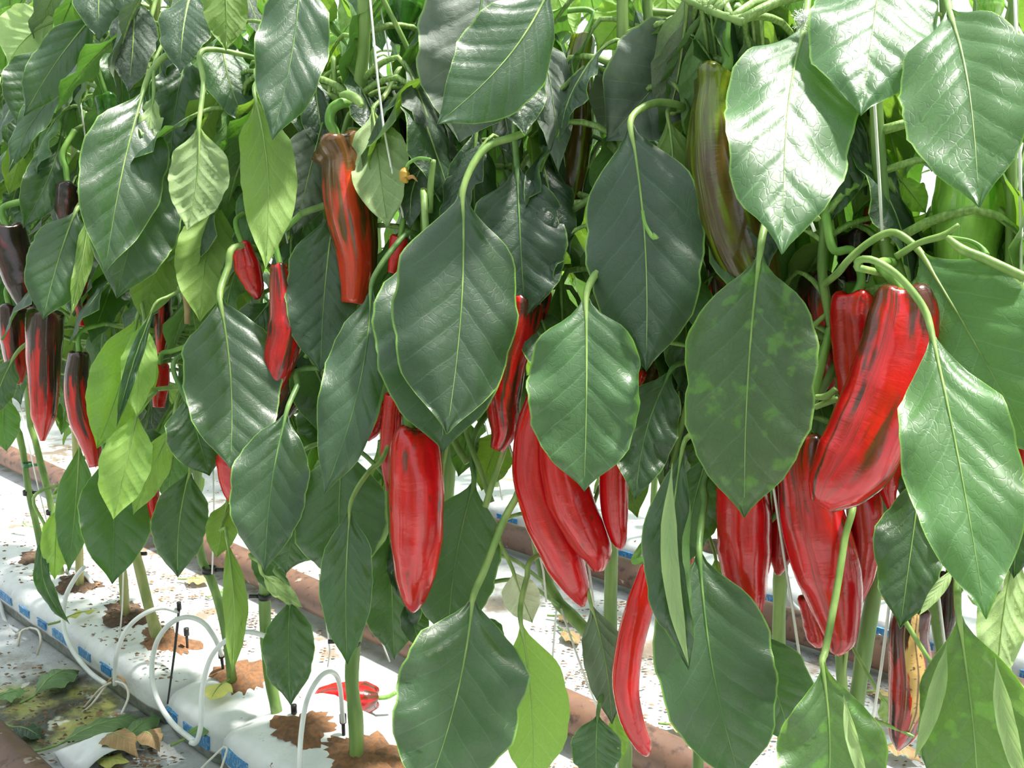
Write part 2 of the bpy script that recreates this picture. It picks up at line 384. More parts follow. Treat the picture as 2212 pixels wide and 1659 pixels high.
# ------------------------------------------------------------------ setting: ground sheet
gs = 40
gv = [(x * 0.9 - 18, y * 0.9 - 6, 0) for y in range(gs + 1) for x in range(gs + 1)]
gf = [(y * (gs + 1) + x, y * (gs + 1) + x + 1, (y + 1) * (gs + 1) + x + 1, (y + 1) * (gs + 1) + x) for y in range(gs) for x in range(gs)]
tag(link('floor', gv, gf, M_SHEET, smooth=False), 'white plastic sheet covering the greenhouse floor, littered with leaves', kind='structure')

RZ = AZ - math.pi / 2
def place_row(o, s, q, z=0.0):
    o.location = sq(s, q, z); o.rotation_euler = (0, 0, RZ)     # local X runs towards smaller s, Y across the rows

def pipe(q, s0, s1, r, label):
    n = 40; pts = [sq(s0 + (s1 - s0) * k / n, q, r + 0.012) for k in range(n + 1)]
    o = tube('heating_pipe', pts, r, M_RUST, n=n + 1, sides=20)
    return tag(o, label, 'pipe')
P1Q, P2Q, P0Q = 1.135, 1.70, 0.452
pipe(P1Q, -1.5, 12, 0.035, 'long rusty heating pipe running just behind the front row of grow bags')
pipe(P2Q, -1.5, 12, 0.033, 'rusty brown heating pipe lying right in front of the far grow bags')
pipe(P0Q, -0.5, 2.6, 0.033, 'rusty pipe cut off by the lower left corner of the picture')

def slab(s_far, s_near, q, h, label, prints, holes, width=0.20, z=0.0):
    Lx = s_far - s_near
    prof = [(0.012, 0.0), (0.003, 0.006), (0.0, 0.016), (0.0, 0.036), (0.0005, 0.053)]
    prof = [(a, b * h / 0.08) for a, b in prof]
    for k in range(1, 6):
        a = math.pi / 2 * k / 5; prof.append((0.028 - 0.0265 * math.cos(a), h - 0.026 + 0.026 * math.sin(a) - 0.001))
    top = [(0.028 + (width - 0.056) * k / 6, h + 0.004 * math.sin(math.pi * k / 6)) for k in range(1, 6)]
    prof += top + [(width - a, b) for a, b in reversed(prof)]
    nx = max(6, int(Lx / 0.03)); V, Fc = [], []
    r2 = random.Random(int(s_far * 100)); ph = [r2.uniform(0, 6.28) for _ in range(6)]
    for i in range(nx + 1):
        x = Lx * i / nx; e = min(x, Lx - x); pin = 1.0 if e > 0.05 else 0.80 + 0.20 * math.sqrt(max(e, 0) / 0.05)
        for a, b in prof:
            wv = 0.0022 * math.sin(23 * x + ph[0] + 9 * a) + 0.0016 * math.sin(51 * x + ph[1] - 14 * b * 10)
            V.append((x, width / 2 + (a - width / 2) * (0.5 + 0.5 * pin) + (wv * 0.5 if 0.01 < b else 0), b * pin + (wv if b > 0.03 else 0)))
    m = len(prof)
    for i in range(nx):
        for k in range(m - 1):
            Fc.append((i * m + k, (i + 1) * m + k, (i + 1) * m + k + 1, i * m + k + 1))
    Fc.append(tuple(range(m))); Fc.append(tuple(reversed([nx * m + k for k in range(m)])))
    o = link('grow_bag', V, Fc, M_BAG); place_row(o, s_far, q, z)
    tag(o, label, 'grow bag')
    hs = h / 0.08
    for (x0, x1, z0, z1) in prints:
        nn = 8; PV, PF = [], []
        for i in range(nn + 1):
            x = x0 + (x1 - x0) * i / nn
            for zz in (z0, z1):
                PV.append((x, -0.0028, zz * hs)); 
            for zz in (z1, z0):
                PV.append((x, 0.004, zz * hs))
        for i in range(nn):
            for k in range(4):
                PF.append((i * 4 + k, (i + 1) * 4 + k, (i + 1) * 4 + (k + 1) % 4, i * 4 + (k + 1) % 4))
        PF += [(3, 2, 1, 0), tuple(nn * 4 + k for k in range(4))]
        p = link('blue_print', PV, PF, M_PRINT, o, smooth=False)
    for (x, y, rx, ry, orange) in holes:
        HV, HF = [(x, y, h + 0.010)], []
        nn = 44
        for ring, (rr, zz) in enumerate(((0.35, 0.012), (0.7, 0.010), (1.0, 0.003))):
            for k in range(nn):
                a = 2 * math.pi * k / nn; q_ = rr * (1 + (0.16 * math.sin(3 * a + ph[0]) + 0.12 * math.sin(5 * a + ph[1]) + r2.uniform(-0.16, 0.16)) * (0.4 + 0.3 * ring))
                HV.append((x + rx * q_ * math.cos(a), y + ry * q_ * math.sin(a), h + zz + r2.uniform(-0.002, 0.003)))
        for k in range(nn):
            k2 = (k + 1) % nn
            HF.append((0, 1 + k, 1 + k2)); HF.append((1 + k, 1 + nn + k, 1 + nn + k2, 1 + k2)); HF.append((1 + nn + k, 1 + 2 * nn + k, 1 + 2 * nn + k2, 1 + nn + k2))
        link('planting_hole', HV, HF, M_COIRO if orange else M_COIR, o)
    return o
def prints(Lx, start=0.03):
    out, x = [], start
    while x < Lx - 0.14:
        out.append((x, x + 0.072, 0.0375, 0.0535)); x += 0.118
        out.append((x, x + 0.050, 0.0375, 0.0535)); x += 0.090
        out.append((x, x + 0.045, 0.0525, 0.0538)); out.append((x + 0.004, x + 0.040, 0.037, 0.049)); x += 0.075
    return out
slab(2.46, 1.425, 0.685, 0.080, 'white grow bag with four blue-printed panels at the far end of the front row', prints(1.035, 0.055),
     [(0.30, 0.10, 0.06, 0.035, 0), (0.52, 0.10, 0.07, 0.04, 0), (0.74, 0.10, 0.075, 0.04, 0), (0.90, 0.095, 0.075, 0.035, 1)])
slab(1.41, 1.222, 0.687, 0.080, 'short white grow bag wedged between two longer bags', [(0.015, 0.055, 0.0505, 0.052), (0.018, 0.052, 0.026, 0.046), (0.075, 0.150, 0.028, 0.050)], [(0.075, 0.12, 0.06, 0.05, 1)])
slab(1.225, 0.20, 0.680, 0.088, 'nearest white grow bag with orange-brown coir spilling from its top', [(0.02, 0.09, 0.034, 0.056), (0.125, 0.165, 0.054, 0.0555), (0.128, 0.163, 0.026, 0.050), (0.20, 0.30, 0.034, 0.056)],
     [(0.115, 0.085, 0.055, 0.045, 1), (0.245, 0.10, 0.075, 0.05, 1), (0.45, 0.1, 0.07, 0.05, 0)])
slab(0.18, -0.85, 0.685, 0.080, 'white grow bag of the front row below the picture edge', prints(1.0), [])
slab(1.95, 0.765, 1.79, 0.080, 'white grow bag of the second row seen behind the hanging red peppers', prints(1.18), [(0.9, 0.1, 0.08, 0.04, 0), (0.5, 0.1, 0.08, 0.04, 0)])
slab(0.750, -0.40, 1.79, 0.080, 'white grow bag with blue print behind the rusty pipe, beside rotting pepper', prints(1.1, 0.012), [(0.1, 0.1, 0.08, 0.04, 1)])
slab(3.10, 1.97, 1.79, 0.080, 'white grow bag glimpsed between the leaves in the second row', prints(1.1), [(0.5, 0.1, 0.08, 0.04, 0)])
slab(4.25, 3.12, 1.79, 0.080, 'white grow bag farthest along the second row', prints(1.1), [(0.5, 0.1, 0.08, 0.04, 0)])

# ------------------------------------------------------------------ leaf blades
_sv = [0, .05, .10, .15, .21, .30, .40, .48, .57, .68, .78, .87, .94, 1.0]
_sh = [.03, .075, .19, .38, .62, .87, .985, 1.0, .975, .88, .70, .43, .17, 0.004]
_ov = [0, .04, .09, .15, .23, .33, .45, .56, .67, .77, .85, .91, .955, 1.0]          # rounder blade
_oh = [.035, .09, .25, .50, .81, .975, 1.0, .985, .925, .79, .58, .33, .14, 0.004]
def blade(base, tip, w, nrm, nl=20, nw=6, bend=0.06, fold=0.10, curl=-0.25, wave=0.010, pucker=0.006, lat=0.0, roll=(0, 0), rw=0.35, seed=0, rnd_shape=False, twist=0.0):
    r2 = random.Random(seed)
    T0 = tip - base; Ln = T0.length; t = T0 / Ln
    n0 = (nrm - t * nrm.dot(t)).normalized(); S = n0.cross(t)
    nl = nl
    vs = np.array([(k / nl) ** 0.92 for k in range(nl + 1)]); vs[-1] = 1
    sh = np.interp(vs, _ov if rnd_shape else _sv, _oh if rnd_shape else _sh)
    ph1, ph2, ph3 = (r2.uniform(0, 6.28) for _ in range(3)); nwv = r2.uniform(2.2, 3.8); skew = r2.uniform(-0.06, 0.06)
    def C(v): return base + T0 * v + n0 * (bend * Ln * 4 * v * (1 - v)) + S * (lat * Ln * math.sin(math.pi * min(1, v)))
    V, UV, ED, mid = [], [], [], []
    for i, v in enumerate(vs):
        c = C(v); tv = (C(v + 0.01) - C(v - 0.01)).normalized()
        sv = (S - tv * S.dot(tv)).normalized(); nv = tv.cross(sv)
        if twist:
            a = twist * (v - 0.3); sv, nv = sv * math.cos(a) + nv * math.sin(a), nv * math.cos(a) - sv * math.sin(a)
        mid.append((c, nv))
        row = {}
        for sg in (-1, 1):
            hw = w / 2 * sh[i] * (1 + sg * skew) * (1 + 0.022 * math.sin(27 * v + ph3 * sg) + 0.012 * math.sin(61 * v + ph1))
            rl = roll[0] if sg < 0 else roll[1]
            pos = Vector(c); du = hw / nw
            for j in range(1, nw + 1):
                u = (j - 0.5) / nw
                th = fold + curl * u
                if rl:
                    k = max(0.0, (u - (1 - rw)) / rw); th += rl * min(1.0, 1.9 * k) * math.sin(math.pi * min(1, max(0, (v - 0.08) / 0.85)))
                pos = pos + sv * (sg * math.cos(th) * du) + nv * (math.sin(th) * du)
                uu = j / nw; X = uu * sh[i]
                cc = (v - X * (0.34 - 0.09 * X)) * 7.5 + (0.42 if sg > 0 else 0)
                z = pucker * abs(math.sin(math.pi * cc)) * min(1, uu * 2.2) * (1 - 0.45 * uu) * min(1, sh[i] * 1.5) + wave * uu * uu * math.sin(2 * math.pi * nwv * v + (ph1 if sg > 0 else ph2)) * min(1, sh[i] * 1.6)
                z += pucker * 0.5 * math.sin(5 * u + 9 * v + ph2) * uu
                row[sg * j] = (pos + nv * z, X, uu)
        row[0] = (Vector(c), 0.0, 0.0)
        for j in range(-nw, nw + 1):
            p, X, uu = row[j]; sg = -1 if j < 0 else 1
            V.append(p); UV.append((0.5 + 0.5 * sg * X, v)); ED.append((0.5 + 0.5 * sg * uu, v))
    m = 2 * nw + 1; Fc = []
    for i in range(nl):
        for j in range(m - 1):
            Fc.append((i * m + j, (i + 1) * m + j, (i + 1) * m + j + 1, i * m + j + 1))
    return V, Fc, UV, ED, mid

# ------------------------------------------------------------------ front row of plants: main stems traced as polylines
class Plant: pass
PLANTS = []
def plant(label, stems, group='pepper plants of the front row'):
    p = Plant(); p.root = empty('pepper_plant'); p.stems = []; p.leaves = 0
    first = True
    for (pts, q, wpx, woody) in stems:
        P3 = [pxq(x, y, q) for x, y in pts]
        if first:
            b = P3[0]; s = b.dot(R)
            if b.z > 0.10:
                P3 = [sq(s, 0.785, 0.075)] + P3
            p.root.location = Vector((P3[0].x, P3[0].y, 0.075)); first = False
        d = [max(0.3, proj(v)[2]) for v in P3]
        rad = [wpx * d[min(len(d) - 1, 1)] / F / 2 * (1.0 - 0.28 * k / (len(P3) - 1)) for k in range(len(P3))]
        ph = len(PLANTS) * 1.7
        nn = 4 * len(P3) + 6
        knob = (lambda ph: (lambda t: 1 + 0.16 * max(0, math.sin(t * 34 + ph)) ** 8 + 0.05 * math.sin(t * 61 + ph)))(ph)
        tube('stem', P3, rad, M_STEMB if woody else M_STEM, p.root, n=nn, sides=10, knob=knob)
        path, _ = smooth_path(P3, rad, 60)
        p.stems.append(path)
    tag(p.root, label, 'pepper plant', group)
    PLANTS.append(p); return p

plant('pepper plant in the front row nearest the left edge, thin leaning stem with green clip', [([(100, 1235), (80, 1140), (62, 1060), (45, 950), (20, 870), (0, 600), (-5, -80)], 0.775, 15, 0)])
plant('pepper plant whose clipped stem leans left beside the dark and red pepper', [([(132, 1250), (112, 1100), (78, 960), (60, 860), (78, 500), (80, -80)], 0.785, 15, 0)])
plant('pepper plant with a pale brown stem foot behind the dangling narrow leaf', [([(173, 1292), (172, 1235), (170, 1150), (160, 700), (165, -80)], 0.78, 18, 1)])
plant('pepper plant with upright stem and black clip, left of the bent-stemmed plant', [([(272, 1340), (267, 1260), (262, 1190), (250, 900), (240, 500), (245, -80)], 0.775, 19, 1)])
plant('pepper plant with a bent yellowish stem foot behind the tall white tube arch', [([(350, 1402), (325, 1325), (300, 1220), (288, 1150), (300, 900), (330, 500), (335, -80)], 0.77, 23, 1)])
plant('pepper plant behind the long folded olive leaf and black peg', [([(502, 1472), (483, 1340), (452, 1240), (428, 1170), (430, 900), (440, 600), (450, 200), (450, -80)], 0.775, 20, 0)])
plant('pepper plant with knobbly green stem beside the puckered dark leaf', [([(600, 1548), (582, 1450), (572, 1320), (575, 1200), (590, 1000), (618, 750), (625, 590), (600, 480), (590, 300), (590, -80)], 0.772, 26, 0)])
plant('pepper plant with the thick pale stem rising from the nearest grow bag', [([(770, 1650), (769, 1560), (760, 1470), (768, 1380), (800, 1250), (850, 1050), (900, 800), (925, 600), (885, 450), (830, 330), (778, 222), (786, 100), (787, -80)], 0.77, 31, 0), ([(776, 224), (715, 208), (640, 188), (600, 175)], 0.765, 16, 0)])
plant('pepper plant behind the large dark leaf at the bottom centre', [([(950, 1720), (945, 1500), (965, 1100), (1000, 700), (1005, 300), (1000, -80)], 0.85, 28, 0)])
plant('pepper plant whose stem forks in a Y beside the long thin red pepper', [([(1345, 1700), (1340, 1545), (1320, 1425), (1320, 1240), (1330, 900), (1345, 400), (1345, -80)], 0.87, 32, 0), ([(1316, 1425), (1255, 1350), (1188, 1272), (1150, 1100), (1125, 800), (1118, 260), (1113, 130), (1108, -80)], 0.86, 30, 0), ([(1118, 262), (1150, 252), (1190, 215), (1262, 145)], 0.84, 13, 0)])
plant('pepper plant hidden behind the folded leaf with a yellow-green rim', [([(1500, 1740), (1500, 1300), (1480, 900), (1470, 500), (1402, 60), (1397, -80)], 0.90, 26, 0)])
plant('pepper plant carrying the big olive-brown pepper at the top', [([(1692, 1740), (1682, 1400), (1690, 1000), (1655, 500), (1625, 120), (1606, 48), (1640, -40), (1642, -90)], 0.90, 30, 0), ([(1606, 48), (1540, 25), (1460, -12)], 0.80, 18, 0)])
plant('pepper plant with twin upright stems beside the big striped red pepper', [([(1820, 1740), (1845, 1550), (1868, 1400), (1905, 1140), (1900, 800), (1955, 625), (1915, 540), (1905, 430), (1893, 230), (1888, -80)], 0.885, 34, 0), ([(1845, 1558), (1822, 1500), (1815, 1400), (1806, 1200), (1815, 830), (1808, 755), (1776, 590), (1784, 420), (1790, -60)], 0.86, 24, 0)])
plant('pepper plant behind the rotting pepper near the right edge', [([(2060, 1740), (2036, 1400), (2014, 1270), (2005, 900), (2010, 700), (2015, 620)], 0.89, 34, 0)])
plant('pepper plant with the straight stem closest to the right edge', [([(2145, 1740), (2155, 1400), (2170, 1150), (2182, 600), (2190, -80)], 0.92, 25, 0)])

def nearest_stem(p, lo=-0.02, hi=0.12):
    best = None
    for pl in PLANTS:
        for path in pl.stems:
            for s in path:
                dz = s.z - p.z
                pen = 0 if lo <= dz <= hi else min(abs(dz - lo), abs(dz - hi)) * 3
                d = (Vector((s.x, s.y)) - Vector((p.x, p.y))).length + pen
                if best is None or d < best[0]: best = (d, pl, s)
    return best[1], best[2]

def add_leaf(bx, by, tx, ty, w, L, side='U', tone='d', pet=None, dt=None, roll=0.0, **kw):
    """base pixel, tip pixel, blade width in pixels, layer behind the foliage front, visible side, leaf tone, petiole pixels from node to base"""
    sd = int(bx * 31 + by * 17 + tx); r2 = random.Random(sd)
    db = front((bx + tx) / 2, L)
    base = px(bx, by, db); lpx = math.hypot(tx - bx, ty - by)
    if dt is None: dt = r2.uniform(-0.34, -0.06)
    db_t = db + dt * lpx * db / F
    tip = px(tx, ty, db_t)
    t = (tip - base).normalized(); view = (CAM - (base + tip) / 2).normalized()
    nrm = view - t * view.dot(t)
    if side == 'L': nrm = -nrm
    roll = roll + r2.uniform(-0.22, 0.22)
    nrm = Matrix.Rotation(roll, 3, t) @ nrm
    opt = dict(bend=r2.uniform(0.02, 0.09), fold=r2.uniform(0.02, 0.22), curl=r2.uniform(-0.5, -0.1), wave=r2.uniform(0.003, 0.008), pucker=r2.uniform(0.0030, 0.0062), lat=r2.uniform(-0.04, 0.04), seed=sd)
    eroll = kw.pop('edge', (0, 0)); 
    if side == 'L': opt['bend'] *= -0.6; opt['fold'] *= 0.6
    opt.update(kw)
    wm = w * (db + db_t) / 2 / F
    V, Fc, UV, ED, mid = blade(base, tip, wm * 1.04, nrm, nl=26 if w > 90 else 18, nw=8 if w > 90 else 5, roll=eroll, **opt)
    pl, sp = nearest_stem(base)
    root = pl.root; off = root.location
    o = link('leaf', [v - off for v in V], Fc, LEAF[tone], root, uv=UV, uv2=ED)
    rp = max(3.6, min(8.2, 3.0 + w * 0.022)) * db / F
    if pet:
        n = len(pet); pts = []
        for k, (x, y) in enumerate(pet): pts.append(px(x, y, db + 0.045 * (1 - k / max(1, n)) ))
        sp2 = nearest_stem(pts[0])[1]
        path = [sp2, pts[0]] if (sp2 - pts[0]).length > 0.02 else [pts[0]]
        path += pts[1:] + [base]; rad = [rp * 1.05] * (len(path) - 1) + [rp * 0.92]
    else:
        up = base - t * 0.045 + Vector((0, 0, 0.012)) - view * 0.015
        md = (up + sp) / 2 + Vector((0, 0, 0.03))
        path = [sp, md, up, base]; rad = [rp, rp, rp, rp * 0.92]
    nv = len(mid); sgn = 1 if side == 'U' else 1
    for k in (3, 7, 12, 18, nv - 3):
        if k < nv:
            c, nn = mid[k]; path.append(c + nn * (0.0002 if side == 'U' else -0.0004)); rad.append(max(0.6 * db / F, rp * 0.44 * (1 - vfrac(k, nv)) ** 1.2))
    V2, F2 = tube_data([p - off for p in path], rad, 6 * len(path), 7)
    link('petiole', V2, F2, M_PETD if (tone in 'dg' and side == 'U' and r2.random() < 0.35) else M_PET, o)
    pl.leaves += 1
    LAST[0] = o
    return o
LAST = [None]
def add_fold(parent, bx, by, tx, ty, w, L, tone, lat=0.0):
    """turned-over strip of a leaf margin, underside out"""
    d = front((bx + tx) / 2, L); base, tip = px(bx, by, d), px(tx, ty, d - 0.02)
    view = (CAM - base).normalized()
    V, Fc, UV, ED, mid = blade(base, tip, w * d / F, -view, nl=18, nw=4, bend=-0.01, fold=-0.25, curl=-0.7, wave=0.002, pucker=0.0006, lat=lat, seed=int(bx + by))
    off = parent.parent.location
    return link('leaf_fold', [v - off for v in V], Fc, LEAF[tone], parent, uv=UV, uv2=ED)
def vfrac(k, nv): return k / (nv - 1)

# ------------------------------------------------------------------ leaves of the front row (pixel traced, placed at real depth)
LEAVES = [
 # upper left
 (115,40,-25,42,48,3,'U','y',[(128,28),(122,34)]),
 (132,42,18,135,112,3,'L','p',None,dict(lat=.1)),
 (212,24,52,250,95,1,'U','d',[(395,60),(350,28),(300,10),(262,8),(232,18)],dict(roll=.25)),
 (112,95,36,272,135,2,'U','d'),
 (165,160,18,372,62,2,'U','d',[(290,178),(250,162),(205,155)],dict(roll=.5)),
 (312,190,226,588,168,0,'U','d',[(524,158),(514,168),(480,148),(445,120),(400,108),(352,125),(325,160)],dict(fold=.2,lat=-.03)),
 (332,205,318,325,48,.6,'L','p',None),
 (335,330,252,645,172,1,'U','d'),
 (430,268,405,498,124,0,'L','p',[(442,108),(440,180)]),
 (549,196,574,582,116,0,'L','o',[(562,150),(556,175)],dict(lat=-.04)),
 (480,-70,488,110,90,1,'L','o'),
 (650,-90,588,302,150,0,'U','d',None,dict(lat=.03)),
 (405,112,368,345,115,3,'U','d'),
 (330,25,282,195,105,3,'L','o'),
 (210,0,180,60,60,3,'U','y'),
 (132,300,50,492,84,3,'U','d'),
 (166,452,93,690,118,1,'U','d',[(192,415),(180,432)],dict(rnd_shape=True)),
 (197,440,154,682,36,1,'L','y',None,dict(fold=.5)),
 (205,495,170,625,64,2,'U','g'),
 (377,480,308,695,104,2,'L','o',[(420,455),(400,465)]),
 (474,430,432,695,124,2,'L','o'),
 (300,676,209,968,130,.6,'U','y',[(340,640),(322,655)]),
 (336,655,252,922,32,.3,'U','d',[(476,605),(420,614),(365,640)],dict(fold=.7)),
 (312,690,296,900,72,1,'L','y'),
 (475,645,498,1012,196,0,'U','d',[(512,532),(492,580),(478,620)],dict(rnd_shape=True,fold=.12)),
 (400,860,452,1028,118,1.6,'U','d',None,dict(rnd_shape=True)),
 (298,888,245,1122,102,0,'L','y',[(362,838),(335,848),(312,868)]),
 (372,918,288,1112,66,1,'L','y'),
 (412,1010,384,1248,112,2,'U','d'),
 (228,978,242,1262,142,1,'U','d'),
 (172,955,148,1235,72,2,'U','m',[(158,880),(165,920)]),
 (124,1092,118,1252,58,1.2,'L','y',[(130,1050),(127,1070)]),
 (98,1140,150,1348,32,1,'U','d',None,dict(lat=-.12)),
 (302,1070,280,1185,56,3,'U','d'),
 (32,768,-25,905,66,1,'U','d',[(182,738),(130,726),(90,724),(50,748)]),
 (8,850,14,975,64,2,'U','m'),
 (60,300,20,420,60,3,'L','o'),
 (40,395,15,470,40,4,'U','d'),
 # centre left
 (702,245,636,505,128,2,'U','g'),
 (722,455,692,805,155,1.6,'U','d',None,dict(rnd_shape=True)),
 (803,612,700,1068,152,0,'U','d',[(882,503),(855,530),(825,570)],dict(edge=(0,2.6),rw=.30,lat=.05)),
 (1000,412,965,938,272,0,'U','d',[(1142,250),(1140,280),(1105,297),(1060,312),(1025,350)],dict(rnd_shape=True,fold=.05)),
 (922,520,958,976,270,1.0,'U','d',None,dict(rnd_shape=True)),
 (1117,362,1135,690,196,2,'U','d',None,dict(rnd_shape=True)),
 (806,235,838,492,126,2,'L','p',[(892,133),(862,150),(842,190),(825,215)]),
 (585,650,500,742,74,2,'U','d'),
 # top centre
 (1190,-30,945,268,200,0,'U','d',[(1250,-60),(1215,-45)],dict(roll=-.1,lat=.05)),
 (1050,-75,992,308,252,1,'U','g',None,dict(rnd_shape=True)),
 (1535,46,1310,305,232,2.6,'U','g',[(1575,40),(1555,40)],dict(dt=.05)),
 (1372,108,1300,292,118,3.1,'L','g',None,dict(dt=0)),
 (1382,-20,1288,112,104,4,'L','y'),
 (1425,-70,1442,68,82,4,'L','y'),
 (1190,-60,1242,78,86,4,'L','y'),
 (1155,55,1206,372,86,3,'U','g'),
 (1085,215,1110,345,60,3,'U','g'),
 (1362,262,1396,802,252,1,'U','d',[(1474,232),(1430,221),(1390,232)],dict(rnd_shape=True,lat=.03)),
 (1442,242,1425,610,118,2,'L','o',[(1480,238),(1462,236)],dict(lat=-.05)),
 (1266,640,1262,1062,240,0,'U','m',[(1472,402),(1420,428),(1384,456),(1376,500),(1340,540),(1300,575),(1276,610)],dict(rnd_shape=True,edge=(0,1.4),rw=.18)),
 (1490,560,1540,780,90,3,'L','y'),
 (1560,120,1600,300,80,4,'L','o'),
 # right; lit leaves take the lighter mid green, sun put into their colour
 (1738,58,1690,548,268,0,'U','m',[(1748,-60),(1745,0)],dict(rnd_shape=True,dt=-.75)),
 (1908,-70,1860,248,256,1,'U','m',None,dict(rnd_shape=True,dt=-.9)),
 (2052,25,2116,448,250,0,'U','m',[(2040,-60),(2044,-15)],dict(rnd_shape=True,dt=-.75)),
 (1852,245,1795,478,96,2,'U','d'),
 (1642,545,1608,1118,272,0,'U','b',[(1668,430),(1655,475),(1646,515)],dict(edge=(1.2,0),rw=.16,rnd_shape=True)),
 (1990,548,2240,985,270,1.7,'U','m',[(1808,592),(1835,560),(1880,522),(1925,502),(1960,518)],dict(rnd_shape=True,roll=.2,dt=-.5)),
 (2010,708,2130,1338,232,-.3,'U','m',[(1868,582),(1852,578),(1856,562),(1885,562),(1930,588),(1972,632),(1998,672)],dict(edge=(0.8,0),rw=.15,dt=-.45)),
 (1452,795,1372,1080,128,1,'U','d',[(1506,774),(1480,782)],dict(lat=-.06)),
 (1476,960,1488,1448,122,0,'U','d',[(1506,925),(1490,942)],dict(edge=(0,2.7),rw=.42,lat=-.06)),
 (1510,1190,1600,1690,242,1,'U','d',[(1532,1010),(1522,1080),(1512,1150)],dict(rnd_shape=True,lat=-.04)),
 (1532,978,1478,1225,116,2,'U','d'),
 (1545,1200,1575,1330,50,2.5,'L','o'),
 (2012,450,1898,645,138,3,'L','y',[(2035,452),(2024,450)]),
 (2202,375,2162,570,68,3,'U','d'),
 (1940,380,2000,460,60,3,'L','y'),
 # bottom
 (1022,1290,915,1730,268,0,'U','d',[(1156,1030),(1110,1085),(1080,1145),(1045,1235)],dict(rnd_shape=True)),
 (1024,1040,968,1385,178,2.0,'U','d',[(1032,925),(1020,985)],dict(rnd_shape=True)),
 (1124,1338,1150,1710,148,1.1,'L','y',[(1162,1200),(1138,1250),(1126,1300)]),
 (1108,1232,1150,1345,78,2,'L','c'),
 (757,1088,750,1435,112,0,'U','d',[(836,970),(800,1015),(775,1050)],dict(edge=(0,1.0),rw=.2)),
 (742,955,738,1268,196,1,'U','d'),
 (622,880,572,1235,158,0,'U','d',[(662,795),(642,835)],dict(fold=.3)),
 (642,1075,618,1238,116,.5,'U','d'),
 (628,1285,628,1524,106,1,'U','d',[(608,1220),(618,1255)],dict(pucker=.007)),
 (490,1162,502,1455,54,1,'L','o',[(485,1120),(488,1140)],dict(fold=.6)),
 (492,1078,468,1205,66,2,'L','o'),
 (565,1238,655,1312,36,1,'L','p',[(560,1190),(560,1215)]),
 (842,1140,852,1425,125,2,'U','d'),
 (880,1290,905,1400,60,2,'U','d'),
 (1292,1540,1290,1690,106,1,'U','d',[(1316,1465),(1300,1500)]),
 (1275,1298,1322,1565,92,2,'L','g'),
 (1320,1540,1345,1640,40,2,'L','y'),
 (1622,1352,1712,1605,156,1.5,'U','d',None,dict(edge=(0,.8))),
 (1776,1430,1766,1850,222,0,'U','b',[(1842,1090),(1826,1160),(1812,1250),(1795,1345),(1782,1410)],dict(edge=(0,1.0),rw=.15,dt=-.12)),
 (2070,1318,2118,1860,246,0,'U','b',[(2062,1230),(2068,1280)],dict(edge=(2.2,2.2),rw=.20,dt=-.12)),
 (1992,1015,1945,1358,148,1,'U','d',None,dict(edge=(0,.9))),
 (2098,1175,2132,1335,62,.8,'L','p'),
 (2195,1170,2152,1490,96,2,'L','p'),
 (2205,1090,2190,1250,60,2,'U','d'),
 (2180,1440,2215,1600,60,1.5,'L','y'),
 (1900,1500,1960,1580,60,2.5,'L','p'),
 (870,1130,862,1290,60,2.2,'U','d'),
 (1040,1390,1085,1480,90,2,'U','d'),
 (560,1150,600,1290,70,2.5,'U','d'),
 (1090,925,1040,1060,90,4,'L','o'),
 (1010,900,990,1030,60,3.5,'U','m'),
 (1480,880,1450,1010,90,3.5,'U','d'),
 (1520,900,1540,1060,100,3,'U','d'),
 (1590,880,1570,1040,90,3.5,'U','d'),
 (1680,900,1670,1010,80,3.5,'U','m'),
 (700,850,690,980,110,3,'U','d'),
 (580,900,560,1010,100,3.2,'U','d'),
 (290,920,330,1040,90,3,'U','d'),
 (1440,1080,1475,1180,80,3,'U','d'),
 (2010,960,1990,1130,110,2.6,'U','d'),
 (2140,950,2180,1120,110,2.6,'U','m'),
 (1020,1330,1070,1420,90,2,'U','d'),
]
FOLDS = {   # keyed by the leaf's base pixel
 (1476,960): [(1452,1000,1488,1440,46,-.35,'p',.05)], (803,612): [(822,815,712,1025,34,-.3,'y',-.02)], (622,880): [(612,925,572,1225,17,-.3,'y',.04)],
 (2070,1318): [(2046,1385,1975,1640,40,-.6,'p',-.03), (2150,1420,2218,1720,46,-.7,'p',.03)], (1776,1430): [(1822,1500,1880,1720,32,-.5,'p',.03)],
 (2010,708): [(2022,1120,2092,1272,34,-.8,'y',0)], (1992,1015): [(2062,1225,1985,1330,30,.4,'p',0)], (1266,640): [(1250,930,1282,1000,26,-.3,'p',-.08)],
}
for row in LEAVES:
    bx, by, tx, ty, w, L, side, tone = row[:8]
    add_leaf(bx, by, tx, ty, w, L, side, tone, row[8] if len(row) > 8 else None, **(row[9] if len(row) > 9 else {}))
    for fd in FOLDS.get((bx, by), ()): add_fold(LAST[0], *fd)

